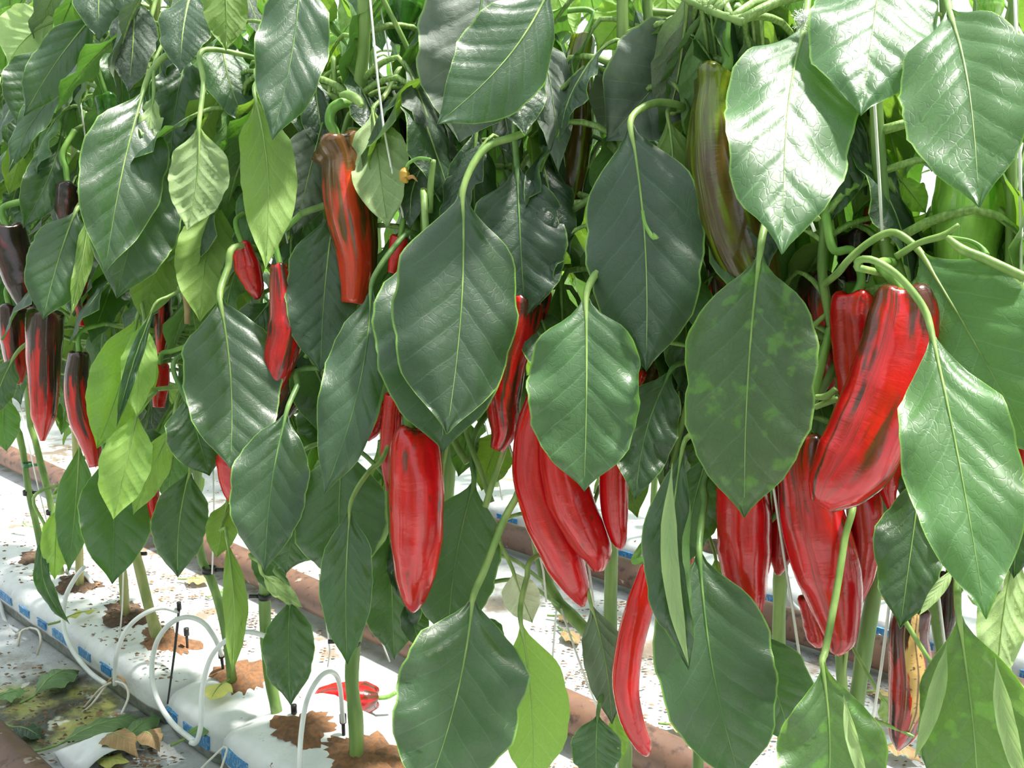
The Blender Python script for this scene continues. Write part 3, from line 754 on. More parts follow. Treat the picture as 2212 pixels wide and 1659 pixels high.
# ------------------------------------------------------------------ peppers
PEPPERS = [
 # (centre line as x, y, width in pixels), layer, skin, label, stalk pixels
 ([(888,930,84),(890,955,106),(895,1020,122),(897,1100,122),(896,1180,112),(894,1250,86),(893,1300,50),(892,1322,12)],-0.45,'r','plump scarlet pepper hanging full length at the centre, dark patches on its shoulder',[(880,900),(884,880)],1.0),
 ([(722,312,104),(737,345,84),(742,400,94),(750,470,90),(764,540,74),(768,600,64),(762,655,46)],0.9,'b','glossy brown pepper with flared shoulder turning orange-red downwards',[(722,285),(712,262),(718,235),(742,222)],2.2,0.12),
 ([(786,370,44),(792,450,44),(796,540,40),(792,640,24)],1.8,'o','olive-green pepper mostly hidden behind the brown flared pepper',None,.4),
 ([(605,575,40),(612,640,58),(620,705,78),(606,780,70),(592,835,42),(586,872,10)],0.3,'s','slim red pepper with dark cap hanging left of the round dark leaf',None,3.1),
 ([(524,530,44),(538,580,58),(552,622,40),(557,646,12)],1.5,'r','short red pepper tip peeking below the olive leaf',None,4.3),
 ([(1550,166,112),(1547,200,102),(1544,250,122),(1545,290,134),(1550,360,150),(1568,450,170),(1594,540,160),(1630,620,120),(1655,690,50)],.8,'o','very large olive-brown pepper with lobed green shoulder at the top',[(1572,140),(1566,80),(1572,32),(1590,16),(1606,40)],0.5,0.13),
 ([(1540,580,64),(1546,650,62),(1538,735,48),(1518,820,38),(1502,885,18)],1.8,'h','red pepper with dark tip below the large olive-brown pepper',None,1.4),
 ([(1946,630,100),(1946,680,130),(1932,760,150),(1906,850,166),(1872,930,166),(1836,1000,158),(1796,1055,118),(1772,1092,50)],-.35,'s','big curved red pepper with brown stripes at the right',[(1925,600),(1900,570)],5.0,0.10),
 ([(1846,640,84),(1845,690,96),(1850,765,92),(1852,840,78),(1842,905,46)],1.4,'r','bright red pepper pressed against the big striped one',[(1860,610),(1856,575),(1838,540),(1800,538)],2.9),
 ([(1778,600,92),(1774,650,104),(1782,720,96),(1792,790,76),(1792,842,30)],2.4,'h','dark-shouldered red pepper left of the pair at the right',None,1.1),
 ([(1742,945,82),(1736,990,110),(1746,1060,124),(1766,1150,142),(1790,1240,140),(1808,1320,104),(1814,1380,68),(1804,1413,22)],1.0,'s','long dull-red pepper hanging behind a pale green petiole',[(1742,920),(1748,890)],3.7),
 ([(1745,1290,40),(1762,1350,50),(1768,1380,44),(1772,1396,22)],1.7,'r','small red pepper end with scarred tip beside the dull-red pepper',None,2.0),
 ([(1858,1020,66),(1864,1095,76),(1868,1165,72),(1858,1240,58),(1836,1330,26)],1.8,'r','shiny bright red pepper partly behind the dull-red one',None,6.1),
 ([(1938,975,44),(1918,1045,44),(1930,1118,8)],1.8,'r','thin pointed red pepper wedged by the green stem at the right',None,.3),
 ([(1606,1010,96),(1608,1090,114),(1610,1190,112),(1615,1280,84),(1622,1345,42),(1620,1374,10)],1.0,'r','smooth deep-red pepper hanging straight below the mottled leaf',None,1.9),
 ([(1692,1050,40),(1692,1130,56),(1686,1205,46),(1680,1242,12)],1.9,'r','small dark-red pepper beside a white string',None,3.3),
 ([(1168,860,56),(1150,940,72),(1150,1030,82),(1180,1125,92),(1220,1215,84),(1248,1275,54),(1258,1310,12)],1.3,'r','long slanting red pepper with brown tip, lower of the crossing pair',None,4.9),
 ([(1205,880,66),(1204,970,84),(1226,1070,102),(1260,1145,92),(1288,1195,72),(1292,1232,26)],.8,'r','slanting creased red pepper, upper of the crossing pair',None,.9),
 ([(1372,800,54),(1352,850,48),(1340,920,50),(1330,990,62),(1328,1060,63),(1331,1120,54),(1338,1168,34),(1341,1188,8)],1.3,'r','narrow smooth red pepper hanging beside the pale-edged leaf',None,2.4),
 ([(1125,650,92),(1116,705,92),(1096,780,82),(1086,860,76),(1090,925,62),(1074,972,30)],1.3,'s','dark-blotched red pepper with hooked tip behind the big central leaf',None,1.6),
 ([(1176,590,36),(1162,655,50),(1142,740,40)],2.3,'h','red pepper shoulder showing beside the heart-shaped leaf tip',None,5.2),
 ([(1398,1225,34),(1382,1300,62),(1360,1390,62),(1350,1475,60),(1362,1550,52),(1388,1610,38),(1400,1630,14)],.5,'r','long thin curved red pepper hanging lowest',[(1402,1205),(1370,1212)],.2),
 ([(1966,1320,78),(1960,1375,82),(1966,1450,92),(1962,1525,88),(1946,1588,56),(1940,1620,10)],0.9,'t','dark red pepper with a large tan rotten patch',None,0),
 ([(98,680,78),(96,755,72),(97,840,62),(95,900,52),(92,952,10)],1.0,'h','half dark, half red pepper with pointed tip near the left edge',None,4.0),
 ([(22,665,56),(30,730,58),(36,795,40),(40,830,14)],1.8,'h','dark pepper with red flank cut by the left edge',None,2.7),
 ([(16,495,66),(32,560,80),(52,620,74),(60,668,40)],1.2,'k','near-black shiny pepper high at the left edge',None,1.2),
 ([(170,765,42),(165,830,50),(176,900,52),(196,955,46),(206,1008,24)],1.0,'h','slender maroon pepper curving behind the yellow-green leaf',None,3.9),
 ([(346,790,36),(346,830,38),(342,880,24)],2.0,'r','small red pepper with a bright green cap between two leaves',[(346,775),(352,762),(372,758)],.6),
 ([(528,920,66),(514,1000,90),(512,1060,58),(526,1110,8)],1.6,'r','wide red pepper tip below the round dark leaf',None,5.7),
 ([(324,1040,32),(334,1105,26),(346,1186,6)],1.8,'r','thin red pepper point among the lower left leaves',None,2.2),
 ([(853,855,44),(846,930,44),(840,1000,34),(842,1060,16)],1.4,'r','red pepper squeezed behind the shoulder of the central scarlet one',None,3.6),
 ([(818,870,44),(806,925,36),(794,952,8)],2.0,'r','small red pepper tip left of the central scarlet pepper',None,.8),
 ([(864,515,40),(856,550,34),(846,590,16)],1.6,'r','red pepper glimpse at the left rim of the largest central leaf',None,4.6),
 ([(645,800,76),(602,880,66),(560,930,52),(545,975,20)],2.4,'k','nearly black pepper in the shade behind the slim red pepper',None,1.8),
 ([(1440,585,36),(1438,690,38),(1436,785,34)],2.6,'n','narrow brown pepper standing behind the tan-sheened leaf',None,2.5),
 ([(1424,745,56),(1414,790,62),(1392,835,40)],2.5,'n','glossy dark brown pepper shoulder above the narrow smooth red pepper',None,1.0),
 ([(1262,82,52),(1252,140,60),(1249,220,76),(1245,300,76),(1236,400,60),(1232,450,30)],3,'o','long dark green pepper in the upper middle turning brown',None,3.0),
 ([(955,295,58),(962,340,94),(966,400,84),(962,460,40)],3,'g','dark green pepper behind the tip of the grey-green leaves',[(955,270),(962,240)],1.7),
 ([(872,-50,112),(866,20,104),(862,75,52),(860,96,16)],3,'g','shiny green pepper cut by the top edge',None,2.0),
 ([(2102,360,150),(2090,470,152),(2082,560,124),(2076,620,90)],2,'l','large pale green pepper lit by the sun at the right',None,.2),
 ([(232,212,52),(236,245,46),(238,280,30)],3,'g','small green pepper with ribbed stalk at the upper left',[(226,196),(212,150),(208,112)],4.4),
 ([(2136,-40,56),(2140,20,54),(2141,52,18)],2.4,'l','green pepper tip at the top right edge',None,.5),
 ([(1876,405,30),(1876,450,30),(1872,486,16)],4,'r','distant red pepper seen past the stem at the right',None,.7),
 ([(1850,508,84),(1852,560,80),(1850,610,50)],3.2,'k','dark pepper with wide green cap behind the right stems',[(1850,485),(1852,465),(1858,440)],1.5),
 ([(1312,855,50),(1312,940,56),(1306,1030,30)],2.5,'k','black-maroon pepper in the shade beside the narrow smooth red pepper',None,5.5),
 ([(1474,1140,32),(1480,1200,42),(1474,1262,18)],2.6,'r','red pepper fragment behind the folded leaf',None,4.1),
 ([(2052,1240,38),(2048,1330,36),(2040,1392,8)],1.9,'k','dark maroon pepper tip under the right leaves',None,2.8),
 ([(2218,950,46),(2212,1040,40),(2208,1090,14)],1.4,'r','red pepper cut by the right edge',None,1.3),
 ([(150,402,54),(146,450,52),(144,490,26)],3,'k','brown pepper shoulder in the upper left shade',[(145,388),(142,365),(135,330)],3.2),
 ([(176,598,38),(178,660,34),(176,705,12)],2.2,'h','small two-tone pepper behind the dusty leaf at the left',None,.9),
 ([(352,630,34),(350,700,34),(346,765,14)],3,'h','dim red pepper behind the lower left petioles',None,2.1),
]
def pepper_mesh(path, rad, seed, lobes=3, amp=0.07):
    r2 = random.Random(int(seed * 1000) + len(path)); ns = 26
    P, Rr = smooth_path(path, rad, 34)
    rings = []
    t0 = (P[1] - P[0]).normalized(); R0 = Rr[0]
    for fr, up in ((0.10, -0.14), (0.34, 0.08), (0.60, 0.20), (0.84, 0.13)):
        rings.append((P[0] - t0 * (up * R0), R0 * fr))
    rings += list(zip(P, Rr))
    V, UV, Fc = [], [], []
    ph = seed; up = None; m = len(rings)
    for i, (p, r) in enumerate(rings):
        t = t0 if i < 4 else (rings[min(i + 1, m - 1)][0] - rings[max(i - 1, 4)][0]).normalized()
        if up is None: up = t.orthogonal().normalized()
        up = (up - t * up.dot(t)).normalized(); b = t.cross(up)
        v = i / (m - 1)
        sh = amp * (1.9 * math.exp(-v * 5.5) + 0.8)
        for k in range(ns):
            a = 2 * math.pi * k / ns
            lob = 1 + sh * math.cos(lobes * a + ph + 0.8 * v) + 0.4 * sh * math.cos(2 * a + 2 * ph) + 0.018 * math.sin(9 * v + 3 * a + ph * 2) + 0.012 * math.sin(31 * v + 2 * a)
            bulge = 0.12 * R0 * math.cos(lobes * a + ph) if 1 <= i <= 3 else 0
            V.append(p + (up * math.cos(a) + b * math.sin(a)) * (r * lob) - t * bulge)
            UV.append((k / ns, v))
    for i in range(m - 1):
        for k in range(ns):
            k2 = (k + 1) % ns
            Fc.append((i * ns + k, (i + 1) * ns + k, (i + 1) * ns + k2, i * ns + k2))
    Fc.append(tuple(range(ns))); Fc.append(tuple(reversed([(m - 1) * ns + k for k in range(ns)])))
    return V, Fc, UV, P[0], t0, R0

def add_pepper(pts, L, skin, label, stalk, seed, amp=0.07):
    ws = max(p[2] for p in pts); mx = sum(p[0] for p in pts) / len(pts)
    d0 = front(mx, L); rmax = ws * d0 / F / 2; d = d0 + rmax
    path = [px(x, y, d) for x, y, w in pts]; rad = [max(0.0012, w * d / F / 2) for x, y, w in pts]
    V, Fc, UV, top, t0, R0 = pepper_mesh(path, rad, seed, amp=amp)
    if skin == 't':
        ring = V[20 * 26:21 * 26]; want = (CAM - ring[0]).normalized() + Vector((0.55, 0, 0)); cen = sum(ring, Vector()) / 26
        ROT[0] = max(range(26), key=lambda k: (ring[k] - cen).dot(want)) / 26
    org = top.copy()
    o = link('sweet_pepper', [v - org for v in V], Fc, pepmat(skin, seed), uv=UV); o.location = org
    tag(o, label, 'pepper', 'sweet peppers hanging on the front row')
    # calyx: a five-lobed cap on the sunken shoulder
    u = t0.orthogonal().normalized(); b = t0.cross(u); CV, CF = [], []; nn = 20
    rc = max(0.006, R0 * 0.40)
    prof = [(0.22, 0.30), (0.45, 0.02), (0.80, -0.12), (1.0, -0.16), (0.80, -0.02), (0.45, 0.14), (0.26, 0.36)]
    for fr, h in prof:
        for k in range(nn):
            a = 2 * math.pi * k / nn; q = fr * (1 + (0.16 * math.cos(5 * a) if fr > 0.6 else 0))
            CV.append((u * math.cos(a) + b * math.sin(a)) * (rc * q) - t0 * (rc * h * 0.8 + 0.02 * R0))
    for i in range(len(prof) - 1):
        for k in range(nn):
            CF.append((i * nn + k, i * nn + (k + 1) % nn, (i + 1) * nn + (k + 1) % nn, (i + 1) * nn + k))
    link('calyx', CV, CF, M_STALK, o)
    rs = max(0.0032, min(0.0058, R0 * 0.20)) if stalk is None else max(0.0034, min(0.0062, R0 * 0.22))
    base = top + t0 * (0.05 * R0)
    if stalk:
        sp = [px(x, y, d) for x, y in stalk]
    else:
        sp = [top - t0 * (0.030 + 0.2 * R0)]
    pl, st = nearest_stem(sp[-1], -0.01, 0.10)
    gap = (st - sp[-1]).length
    path2 = [base] + sp
    if gap < 0.10: path2 = path2 + [st]
    else:
        e = sp[-1] + (st - sp[-1]).normalized() * 0.035 + Vector((0, 0, 0.012)); path2.append(e)
        tube('branch', [st, (st + e) / 2 + Vector((0, 0, -0.008)), e], [0.0048, 0.0042, 0.0040], M_STEM, pl.root, sides=8)
    tube('stalk', path2, [rs * 1.25] + [rs] * (len(path2) - 2) + [rs * 1.15], M_STALK, o, n=6 * len(path2), sides=9)
    return o
for row in PEPPERS: add_pepper(*row)

# a fallen pepper on the sheet behind the nearest grow bag
a, b = pxz(672, 1520, 0.03), pxz(812, 1512, 0.03)
ax = (b - a)
fp = [a + ax * t + Vector((0, 0, 0.004)) for t in (0.0, 0.12, 0.35, 0.6, 0.85, 1.0)]
V, Fc, UV, top, t0, R0 = pepper_mesh(list(reversed(fp)), list(reversed([0.006, 0.022, 0.029, 0.031, 0.029, 0.020])), 2.2)
o = link('sweet_pepper', [v - top for v in V], Fc, pepmat('s', 7.7), uv=UV); o.location = top
tag(o, 'fallen red and brown pepper lying on the white floor', 'pepper')
tube('stalk', [top + t0 * 0.003, top - t0 * 0.02, top - t0 * 0.035 + Vector((0, 0, 0.008))], 0.004, M_STALK, o)

# ------------------------------------------------------------------ shared leaves that fill the plants behind the traced ones
def fill_shape(k, droop, curl, fold, lat, wide, petl):
    base = Vector((0, petl, 0.10)); a = math.radians(droop)
    dr = Vector((0, math.cos(a), -math.sin(a))); nr = Vector((0, math.sin(a), math.cos(a)))
    V, Fc, UV, ED, mid = blade(base, base + dr, wide, nr, nl=14, nw=4, bend=0.08, fold=fold, curl=curl, wave=0.035, pucker=0.028, lat=lat, seed=k + 50)
    V = list(V); n0 = len(V); nf = len(Fc)
    path = [Vector((0, 0, 0)), Vector((0, petl * 0.4, 0.10)), Vector((0, petl * 0.8, 0.135)), base, mid[3][0], mid[8][0], mid[12][0]]
    V2, F2 = tube_data(path, [0.026, 0.024, 0.022, 0.020, 0.014, 0.008, 0.003], 14, 5)
    V += V2; Fc = list(Fc) + [tuple(i + n0 for i in f) for f in F2]
    UV = list(UV) + [(0.5, 0.5)] * len(V2); ED = list(ED) + [(0.5, 0.5)] * len(V2)
    return V, Fc, UV, ED, [0] * nf + [1] * len(F2)
SHAPES = [fill_shape(k, *a) for k, a in enumerate([(62, -0.3, 0.10, 0.05, 0.46, 0.50), (75, -0.5, 0.2, -0.05, 0.42, 0.42), (48, -0.2, 0.05, 0.0, 0.50, 0.55), (82, -0.3, 0.3, 0.08, 0.38, 0.36), (68, -0.6, 0.1, -0.08, 0.48, 0.48)])]
_fm = {}
def fill_mesh(k, tone):
    if (k, tone) not in _fm:
        V, Fc, UV, ED, mi = SHAPES[k]
        o = link('leaf', V, Fc, [LEAF[tone], M_PET], uv=UV, uv2=ED, mi=mi)
        _fm[(k, tone)] = o.data; bpy.data.objects.remove(o)
    return _fm[(k, tone)]
def fill_leaf(root, p, phi, tilt, size, k, tone):
    o = bpy.data.objects.new('leaf', fill_mesh(k, tone)); COL.objects.link(o)
    M = Matrix.Translation(p - root.location) @ Matrix.Rotation(phi, 4, 'Z') @ Matrix.Rotation(tilt, 4, 'X') @ Matrix.Diagonal((size, size, size, 1))
    o.parent = root; o.matrix_local = M
    return o
def tips(p, phi, size, reach=0.75, drop=0.65):
    d = Vector((-math.sin(phi), math.cos(phi), 0))
    return p + d * (size * reach) + Vector((0, 0, -drop * size)), p + d * (size * 0.6) + Vector((0, 0, -0.3 * size))
_yb = ([-200, 0, 150, 300, 450, 600, 800, 950, 1050, 1200, 1350, 1500, 1620, 1800, 1950, 2212, 2400],
       [880, 900, 930, 1020, 1060, 1120, 1150, 1050, 900, 950, 1060, 1180, 1050, 950, 980, 1250, 1250])
r3 = random.Random(5)
nfill = 0
for pl in PLANTS:
    for path in pl.stems[:2]:
        phi = r3.uniform(0, 6.28)
        zs = [p.z for p in path]
        for j in range(60):
            p = path[j]
            if p.z < 0.40: continue
            for rep in range(2):
                phi += 2.4 + r3.uniform(-0.4, 0.4)
                if r3.random() < 0.30: continue
                size = r3.uniform(0.11, 0.19)
                tip, c = tips(p, phi, size)
                x, y, d = proj(tip); x2, y2, d2 = proj(c)
                if d2 < front(x2, 1.9) or d < front(x, 1.7): continue
                if y > np.interp(x, *_yb): continue
                if x2 < -160 or x2 > 2380 or y2 < -260: continue
                fill_leaf(pl.root, p, phi, r3.uniform(-0.25, 0.25), size, r3.randrange(5), r3.choice('dddddmmgoo'))
                nfill += 1

def back_row(q, s0, s1, step, zlo, zhi, dz, label, group, size, tones, unseen=False, xmin=None):
    n = 0; s = s0
    while s < s1:
        b = sq(s, q + r3.uniform(-0.05, 0.05), 0.078)
        root = empty('pepper_plant', b); lean = (r3.uniform(-0.08, 0.08), r3.uniform(-0.08, 0.08))
        path = [b + Vector((lean[0] * k / 6 + r3.uniform(-0.015, 0.015), lean[1] * k / 6 + r3.uniform(-0.015, 0.015), (zhi - 0.08) * k / 6)) for k in range(7)]
        got = 0; z = zlo; phi = r3.uniform(0, 6.28)
        while z < zhi:
            phi += 2.4 + r3.uniform(-0.5, 0.5); z += dz * r3.uniform(0.6, 1.4)
            k = min(5, int((z - 0.08) / (zhi - 0.08) * 6)); p = path[k].lerp(path[k + 1], (z - 0.08) / (zhi - 0.08) * 6 - k)
            sz = r3.uniform(*size); tip, c = tips(p, phi, sz); x, y, d = proj(c)
            if not unseen and (x < -250 or x > 3700 or y < -220): continue
            if xmin and (x < xmin or proj(tip)[0] < xmin): continue
            if 0 < q < 2.2 and y > 985: continue
            fill_leaf(root, p, phi, r3.uniform(-0.35, 0.25), sz, r3.randrange(5), r3.choice(tones)); got += 1
        x0, y0, d0 = proj(path[3])
        if got or -100 < x0 < 3500:
            tube('stem', path, [0.0085, 0.008, 0.0075, 0.007, 0.0065, 0.006, 0.005], M_STEM, root, n=20, sides=7)
            tag(root, label, 'pepper plant', group); n += 1
        else: bpy.data.objects.remove(root)
        s += step * r3.uniform(0.75, 1.25)
    return n
nb = back_row(1.89, -1.5, 6.0, 0.19, 0.36, 1.95, 0.040, 'leafy pepper plant in the second row, behind the far grow bags', 'pepper plants of the second row', (0.12, 0.20), 'dddmmoyyg')
nc = back_row(3.00, -2.2, 10.5, 0.30, 0.40, 2.35, 0.055, 'leafy pepper plant in the third row, deep in the greenhouse', 'pepper plants of the third row', (0.15, 0.24), 'ddmmoyy')
nz_ = back_row(-0.42, -1.6, 2.6, 0.26, 0.42, 1.50, 0.035, 'leafy pepper plant of the unseen row added on the near side of the aisle', 'unseen pepper plants added on the near side of the aisle', (0.17, 0.25), 'dddmmo', unseen=True)  # unseen row behind the camera, added for its reflections in the leaves
na_ = back_row(0.80, -0.80, 0.14, 0.13, 0.36, 1.12, 0.024, 'leafy pepper plant continuing the front row past the right edge', 'front row plants past the right edge', (0.12, 0.19), 'dddmmoy', xmin=2290)
print('fill', nfill, nb, nc, nz_)

# ------------------------------------------------------------------ strings, drip irrigation, clips
def string(pts, q, label, r=0.0014):
    o = tube('twine', [pxq(x, y, q) for x, y in pts], r, M_STRING, n=6, sides=6)
    tag(o, label, 'twine', 'white support twines')
string([(796, -40), (818, 190), (838, 330), (872, 470)], 0.742, 'white support twine passing beside the stem at the top centre')
string([(812, -40), (845, 150), (862, 290)], 0.80, 'thinner white twine slanting behind the one at the top centre', 0.001)
string([(1262, 1150), (1274, 1240), (1296, 1400), (1318, 1540), (1335, 1690)], 0.80, 'white twine slanting down to the fork beside the long thin pepper')
string([(1100, 960), (1135, 1080), (1172, 1225), (1180, 1300)], 0.76, 'white twine slanting left of the crossing pepper pair')
string([(1205, 1285), (1195, 1400), (1190, 1500)], 0.86, 'white twine hanging behind the bleached pale leaf')
string([(1212, 1315), (1255, 1440), (1300, 1560), (1310, 1660)], 0.80, 'white twine running from the forked stem towards the ground')
string([(1662, 990), (1690, 1180), (1716, 1340), (1742, 1530)], 0.80, 'white twine hanging between the deep-red and dull-red peppers')
string([(1934, 1180), (1918, 1330), (1898, 1480), (1876, 1600)], 0.81, 'white twine slanting left of the rotting pepper')
string([(1970, 1300), (1990, 1380), (2020, 1500)], 0.80, 'white twine crossing the top of the rotting pepper')
string([(2024, 1260), (2034, 1340), (2046, 1440)], 0.83, 'white twine beside the dark maroon tip at the right')
string([(2176, 1040), (2163, 1250), (2152, 1440)], 0.84, 'thick white twine along the stem closest to the right edge', 0.0020)
string([(1880, -80), (1886, 180), (1896, 330), (1906, 520)], 0.862, 'white twine lying against the upper right stem')
string([(2190, -80), (2202, 300), (2206, 560), (2200, 900)], 0.90, 'white twine at the upper right edge')
string([(172, 210), (182, 280), (186, 320)], 0.72, 'short white twine glimpsed among the upper left leaves')
string([(255, 600), (276, 680)], 0.80, 'short white twine in the dark left gap')
string([(420, 640), (432, 700)], 0.80, 'short white twine above the round dark leaf')
string([(585, 400), (612, 480), (634, 590)], 0.74, 'white twine resting on the stem above the slim red pepper')
string([(1760, 500), (1745, 460), (1730, 400)], 0.80, 'white twine behind the brightest right leaf')
string([(40, 860), (62, 960), (84, 1060), (118, 1190)], 0.765, 'white twine following the leaning stem at the far left')
string([(460, 1000), (462, 1120), (458, 1240)], 0.75, 'white twine above the black clip at the lower left')
string([(268, 1180), (263, 1330), (252, 1430), (248, 1490)], 0.70, 'white twine dropping in front of the bent-stemmed plant')
string([(540, 1060), (560, 1160), (582, 1240), (600, 1290)], 0.76, 'white twine beside the olive folded leaf')
string([(690, 1240), (712, 1400), (708, 1440)], 0.80, 'white twine left of the thick pale stem')
string([(790, 1290), (815, 1360), (842, 1430)], 0.83, 'white twine crossing the rusty pipe behind the thick pale stem')
string([(1390, 620), (1400, 700)], 0.85, 'white twine behind the tan-sheened leaf')
string([(1040, 880), (1070, 1000), (1085, 1080)], 0.95, 'white twine far behind the hooked red pepper')

def hose(pts, label, wpx=11, mat=None, name='drip_tube', q0=0.66, cat='tube', group='white drip tubes'):
    """pts: (x, y, q) - the perpendicular distance q places each bend over the bag or the floor"""
    P3 = [pxq(x, y, q) for x, y, q in pts]
    r = wpx * proj(P3[len(P3) // 2])[2] / F / 2
    o = tube(name, P3, r, mat or M_TUBE, n=8 * len(P3), sides=9)
    return tag(o, label, cat, group)
hose([(182, 1225, .74), (165, 1245, .73), (142, 1290, .70), (137, 1350, .675), (155, 1402, .665), (192, 1450, .66), (228, 1478, .66)], 'white drip tube looping over the far grow bag with a black band', 10)
hose([(248, 1480, .665), (252, 1415, .67), (272, 1362, .69), (308, 1328, .71), (350, 1313, .74), (388, 1322, .76)], 'white drip tube arching to the tall black peg', 10)
hose([(420, 1602, .655), (372, 1562, .66), (338, 1505, .665), (328, 1442, .68), (340, 1384, .70), (370, 1346, .72), (405, 1333, .74), (440, 1346, .76), (465, 1380, .77), (480, 1416, .78)], 'tall white drip tube hoop in front of the bent-stemmed plant', 11)
hose([(412, 1604, .65), (424, 1603, .652), (434, 1565, .66), (437, 1490, .68), (455, 1422, .70), (490, 1382, .72), (535, 1365, .74), (580, 1378, .76), (604, 1396, .77)], 'white drip tube arching from the floor to the knobbly stem', 11)
hose([(646, 1690, .66), (650, 1590, .67), (664, 1510, .70), (692, 1462, .73), (718, 1452, .76), (734, 1480, .78), (741, 1560, .79)], 'white drip tube arching beside the thick pale stem', 11)
hose([(-8, 1270, .70), (0, 1300, .685), (14, 1345, .675), (42, 1364, .67)], 'white drip tube curling at the left edge', 9)
hose([(0, 1245, .78), (10, 1180, .80), (36, 1142, .82), (62, 1160, .84), (76, 1190, .86)], 'small white drip tube arch at the left edge', 9)
hose([(-10, 1095, .80), (8, 1120, .82), (20, 1165, .84)], 'white drip tube stub above the small arch at the left edge', 9)
hose([(134, 1260, .80), (150, 1228, .80), (182, 1238, .80), (200, 1262, .80)], 'white drip tube arch behind the dangling narrow leaf', 9)
hose([(1684, 1240, 1.80), (1710, 1300, 1.785), (1745, 1330, 1.78)], 'white drip tube crossing the printed far grow bag', 9)
hose([(1902, 1372, 1.775), (1892, 1385, 1.77), (1888, 1415, 1.74)], 'white drip tube looping low beside the rotting pepper', 8)
def lines(pts, label, mat=None, wpx=5): return hose(pts, label, wpx, mat or M_TUBE2, 'drip_line', cat='thin tube', group='thin drip lines')
lines([(62, 1358, .672), (34, 1372, .66), (8, 1402, .645), (10, 1415, .64), (22, 1414, .64), (38, 1395, .645), (45, 1365, .66), (65, 1356, .675)], 'thin drip line looped on the floor at the far left')
lines([(66, 1356, .675), (82, 1362, .67), (88, 1385, .655), (80, 1415, .645)], 'thin drip line drooping below the blue print at the far left')
lines([(240, 1474, .665), (215, 1490, .65), (180, 1530, .63), (165, 1538, .625), (168, 1543, .62), (195, 1525, .63), (230, 1480, .66)], 'thin drip line looped over the mossy floor')
lines([(225, 1482, .662), (248, 1462, .668), (266, 1468, .668), (276, 1492, .66)], 'brown-stained drip line over the far grow bag', M_RUSTTUBE)
lines([(250, 1472, .665), (270, 1480, .66), (277, 1505, .65), (262, 1543, .63)], 'thin drip line hooking down from the tube joint')
lines([(485, 1612, .665), (478, 1618, .66), (455, 1640, .645), (430, 1665, .63)], 'thin drip line spreading left at the nearest grow bag')
lines([(484, 1613, .665), (490, 1620, .66), (476, 1665, .63)], 'thin drip line dropping straight at the nearest grow bag')

def peg(pts, label, wpx):
    P3 = [pxq(x, y, q) for x, y, q in pts]; r = wpx * proj(P3[0])[2] / F / 2
    o = tube('dripper_peg', P3, [r] * (len(P3) - 1) + [r * 0.6], M_BLACK, n=6, sides=8)
    V, Fc = tube_data([P3[0] - P3[0] + Vector((0, 0, -0.004)), Vector((0, 0, 0.010))], r * 1.7, 4, 8)
    h = link('peg_head', [v + P3[0] for v in V], Fc, M_BLACK, o)
    tag(o, label, 'peg', 'black dripper pegs')
peg([(387, 1312, .76), (378, 1400, .74), (362, 1520, .68)], 'long thin black peg leaning beside the bent-stemmed plant', 6)
peg([(403, 1368, .79), (406, 1415, .79)], 'short black peg standing behind the tall white hoop', 7)
peg([(478, 1416, .785), (484, 1462, .785)], 'short black peg at the end of the tall white hoop', 8)
peg([(188, 1262, .80), (189, 1292, .80)], 'small black peg beside the pale brown stem foot', 7)
peg([(741, 1556, .795), (745, 1640, .79)], 'black peg beside the thick pale stem', 9)
peg([(635, 1535, .78), (635, 1564, .78)], 'tiny black peg in the coir behind the drip arch', 8)

def clip(x, y, q, wpx, hpx, dx, label, mat=None):
    d = proj(pxq(x, y, q))[2]; c = pxq(x, y, q); r = wpx * d / F / 2; h = hpx * d / F / 2
    V, Fc = [], []; nn = 14
    for rr, zz in ((r, -h), (r, h), (r * 0.8, h), (r * 0.8, -h)):
        for k in range(nn): a = 2 * math.pi * k / nn; V.append(Vector((rr * math.cos(a), rr * math.sin(a), zz)))
    for i in range(4):
        for k in range(nn): Fc.append((i * nn + k, i * nn + (k + 1) % nn, ((i + 1) % 4) * nn + (k + 1) % nn, ((i + 1) % 4) * nn + k))
    o = link('stem_clip', V, Fc, mat or M_BLACK); o.location = c
    t = Vector((1, 0, 0)) * (r * dx)
    TV, TF = tube_data([Vector((r * 0.9 * (1 if dx > 0 else -1), 0, 0)), t * 1.0, t * 1.35], [h * 0.8, h * 0.7, h * 0.8], 4, 6)
    link('clip_tab', TV, TF, mat or M_BLACK, o)
    tag(o, label, 'clip', 'stem clips')
M_GCLIP = simple('green_plastic', (0.03, 0.16, 0.05), 0.4)
clip(284, 1196, .768, 27, 11, 1.8, 'black stem clip above the bent yellowish stem')
clip(60, 1064, .774, 20, 10, 1.9, 'black stem clip on the leaning stem at the far left')
clip(110, 1106, .784, 20, 9, 1.5, 'small black stem clip right of the one at the far left')
clip(452, 1231, .774, 30, 12, 1.6, 'black stem clip above the olive folded leaf')
clip(573, 1288, .77, 30, 11, -1.7, 'black stem clip on the knobbly green stem')
clip(764, 1386, .768, 34, 12, -2.4, 'black stem clip on the thick pale stem')
clip(60, 1004, .776, 20, 9, 1.5, 'green stem clip on the leaning stem at the far left', M_GCLIP)

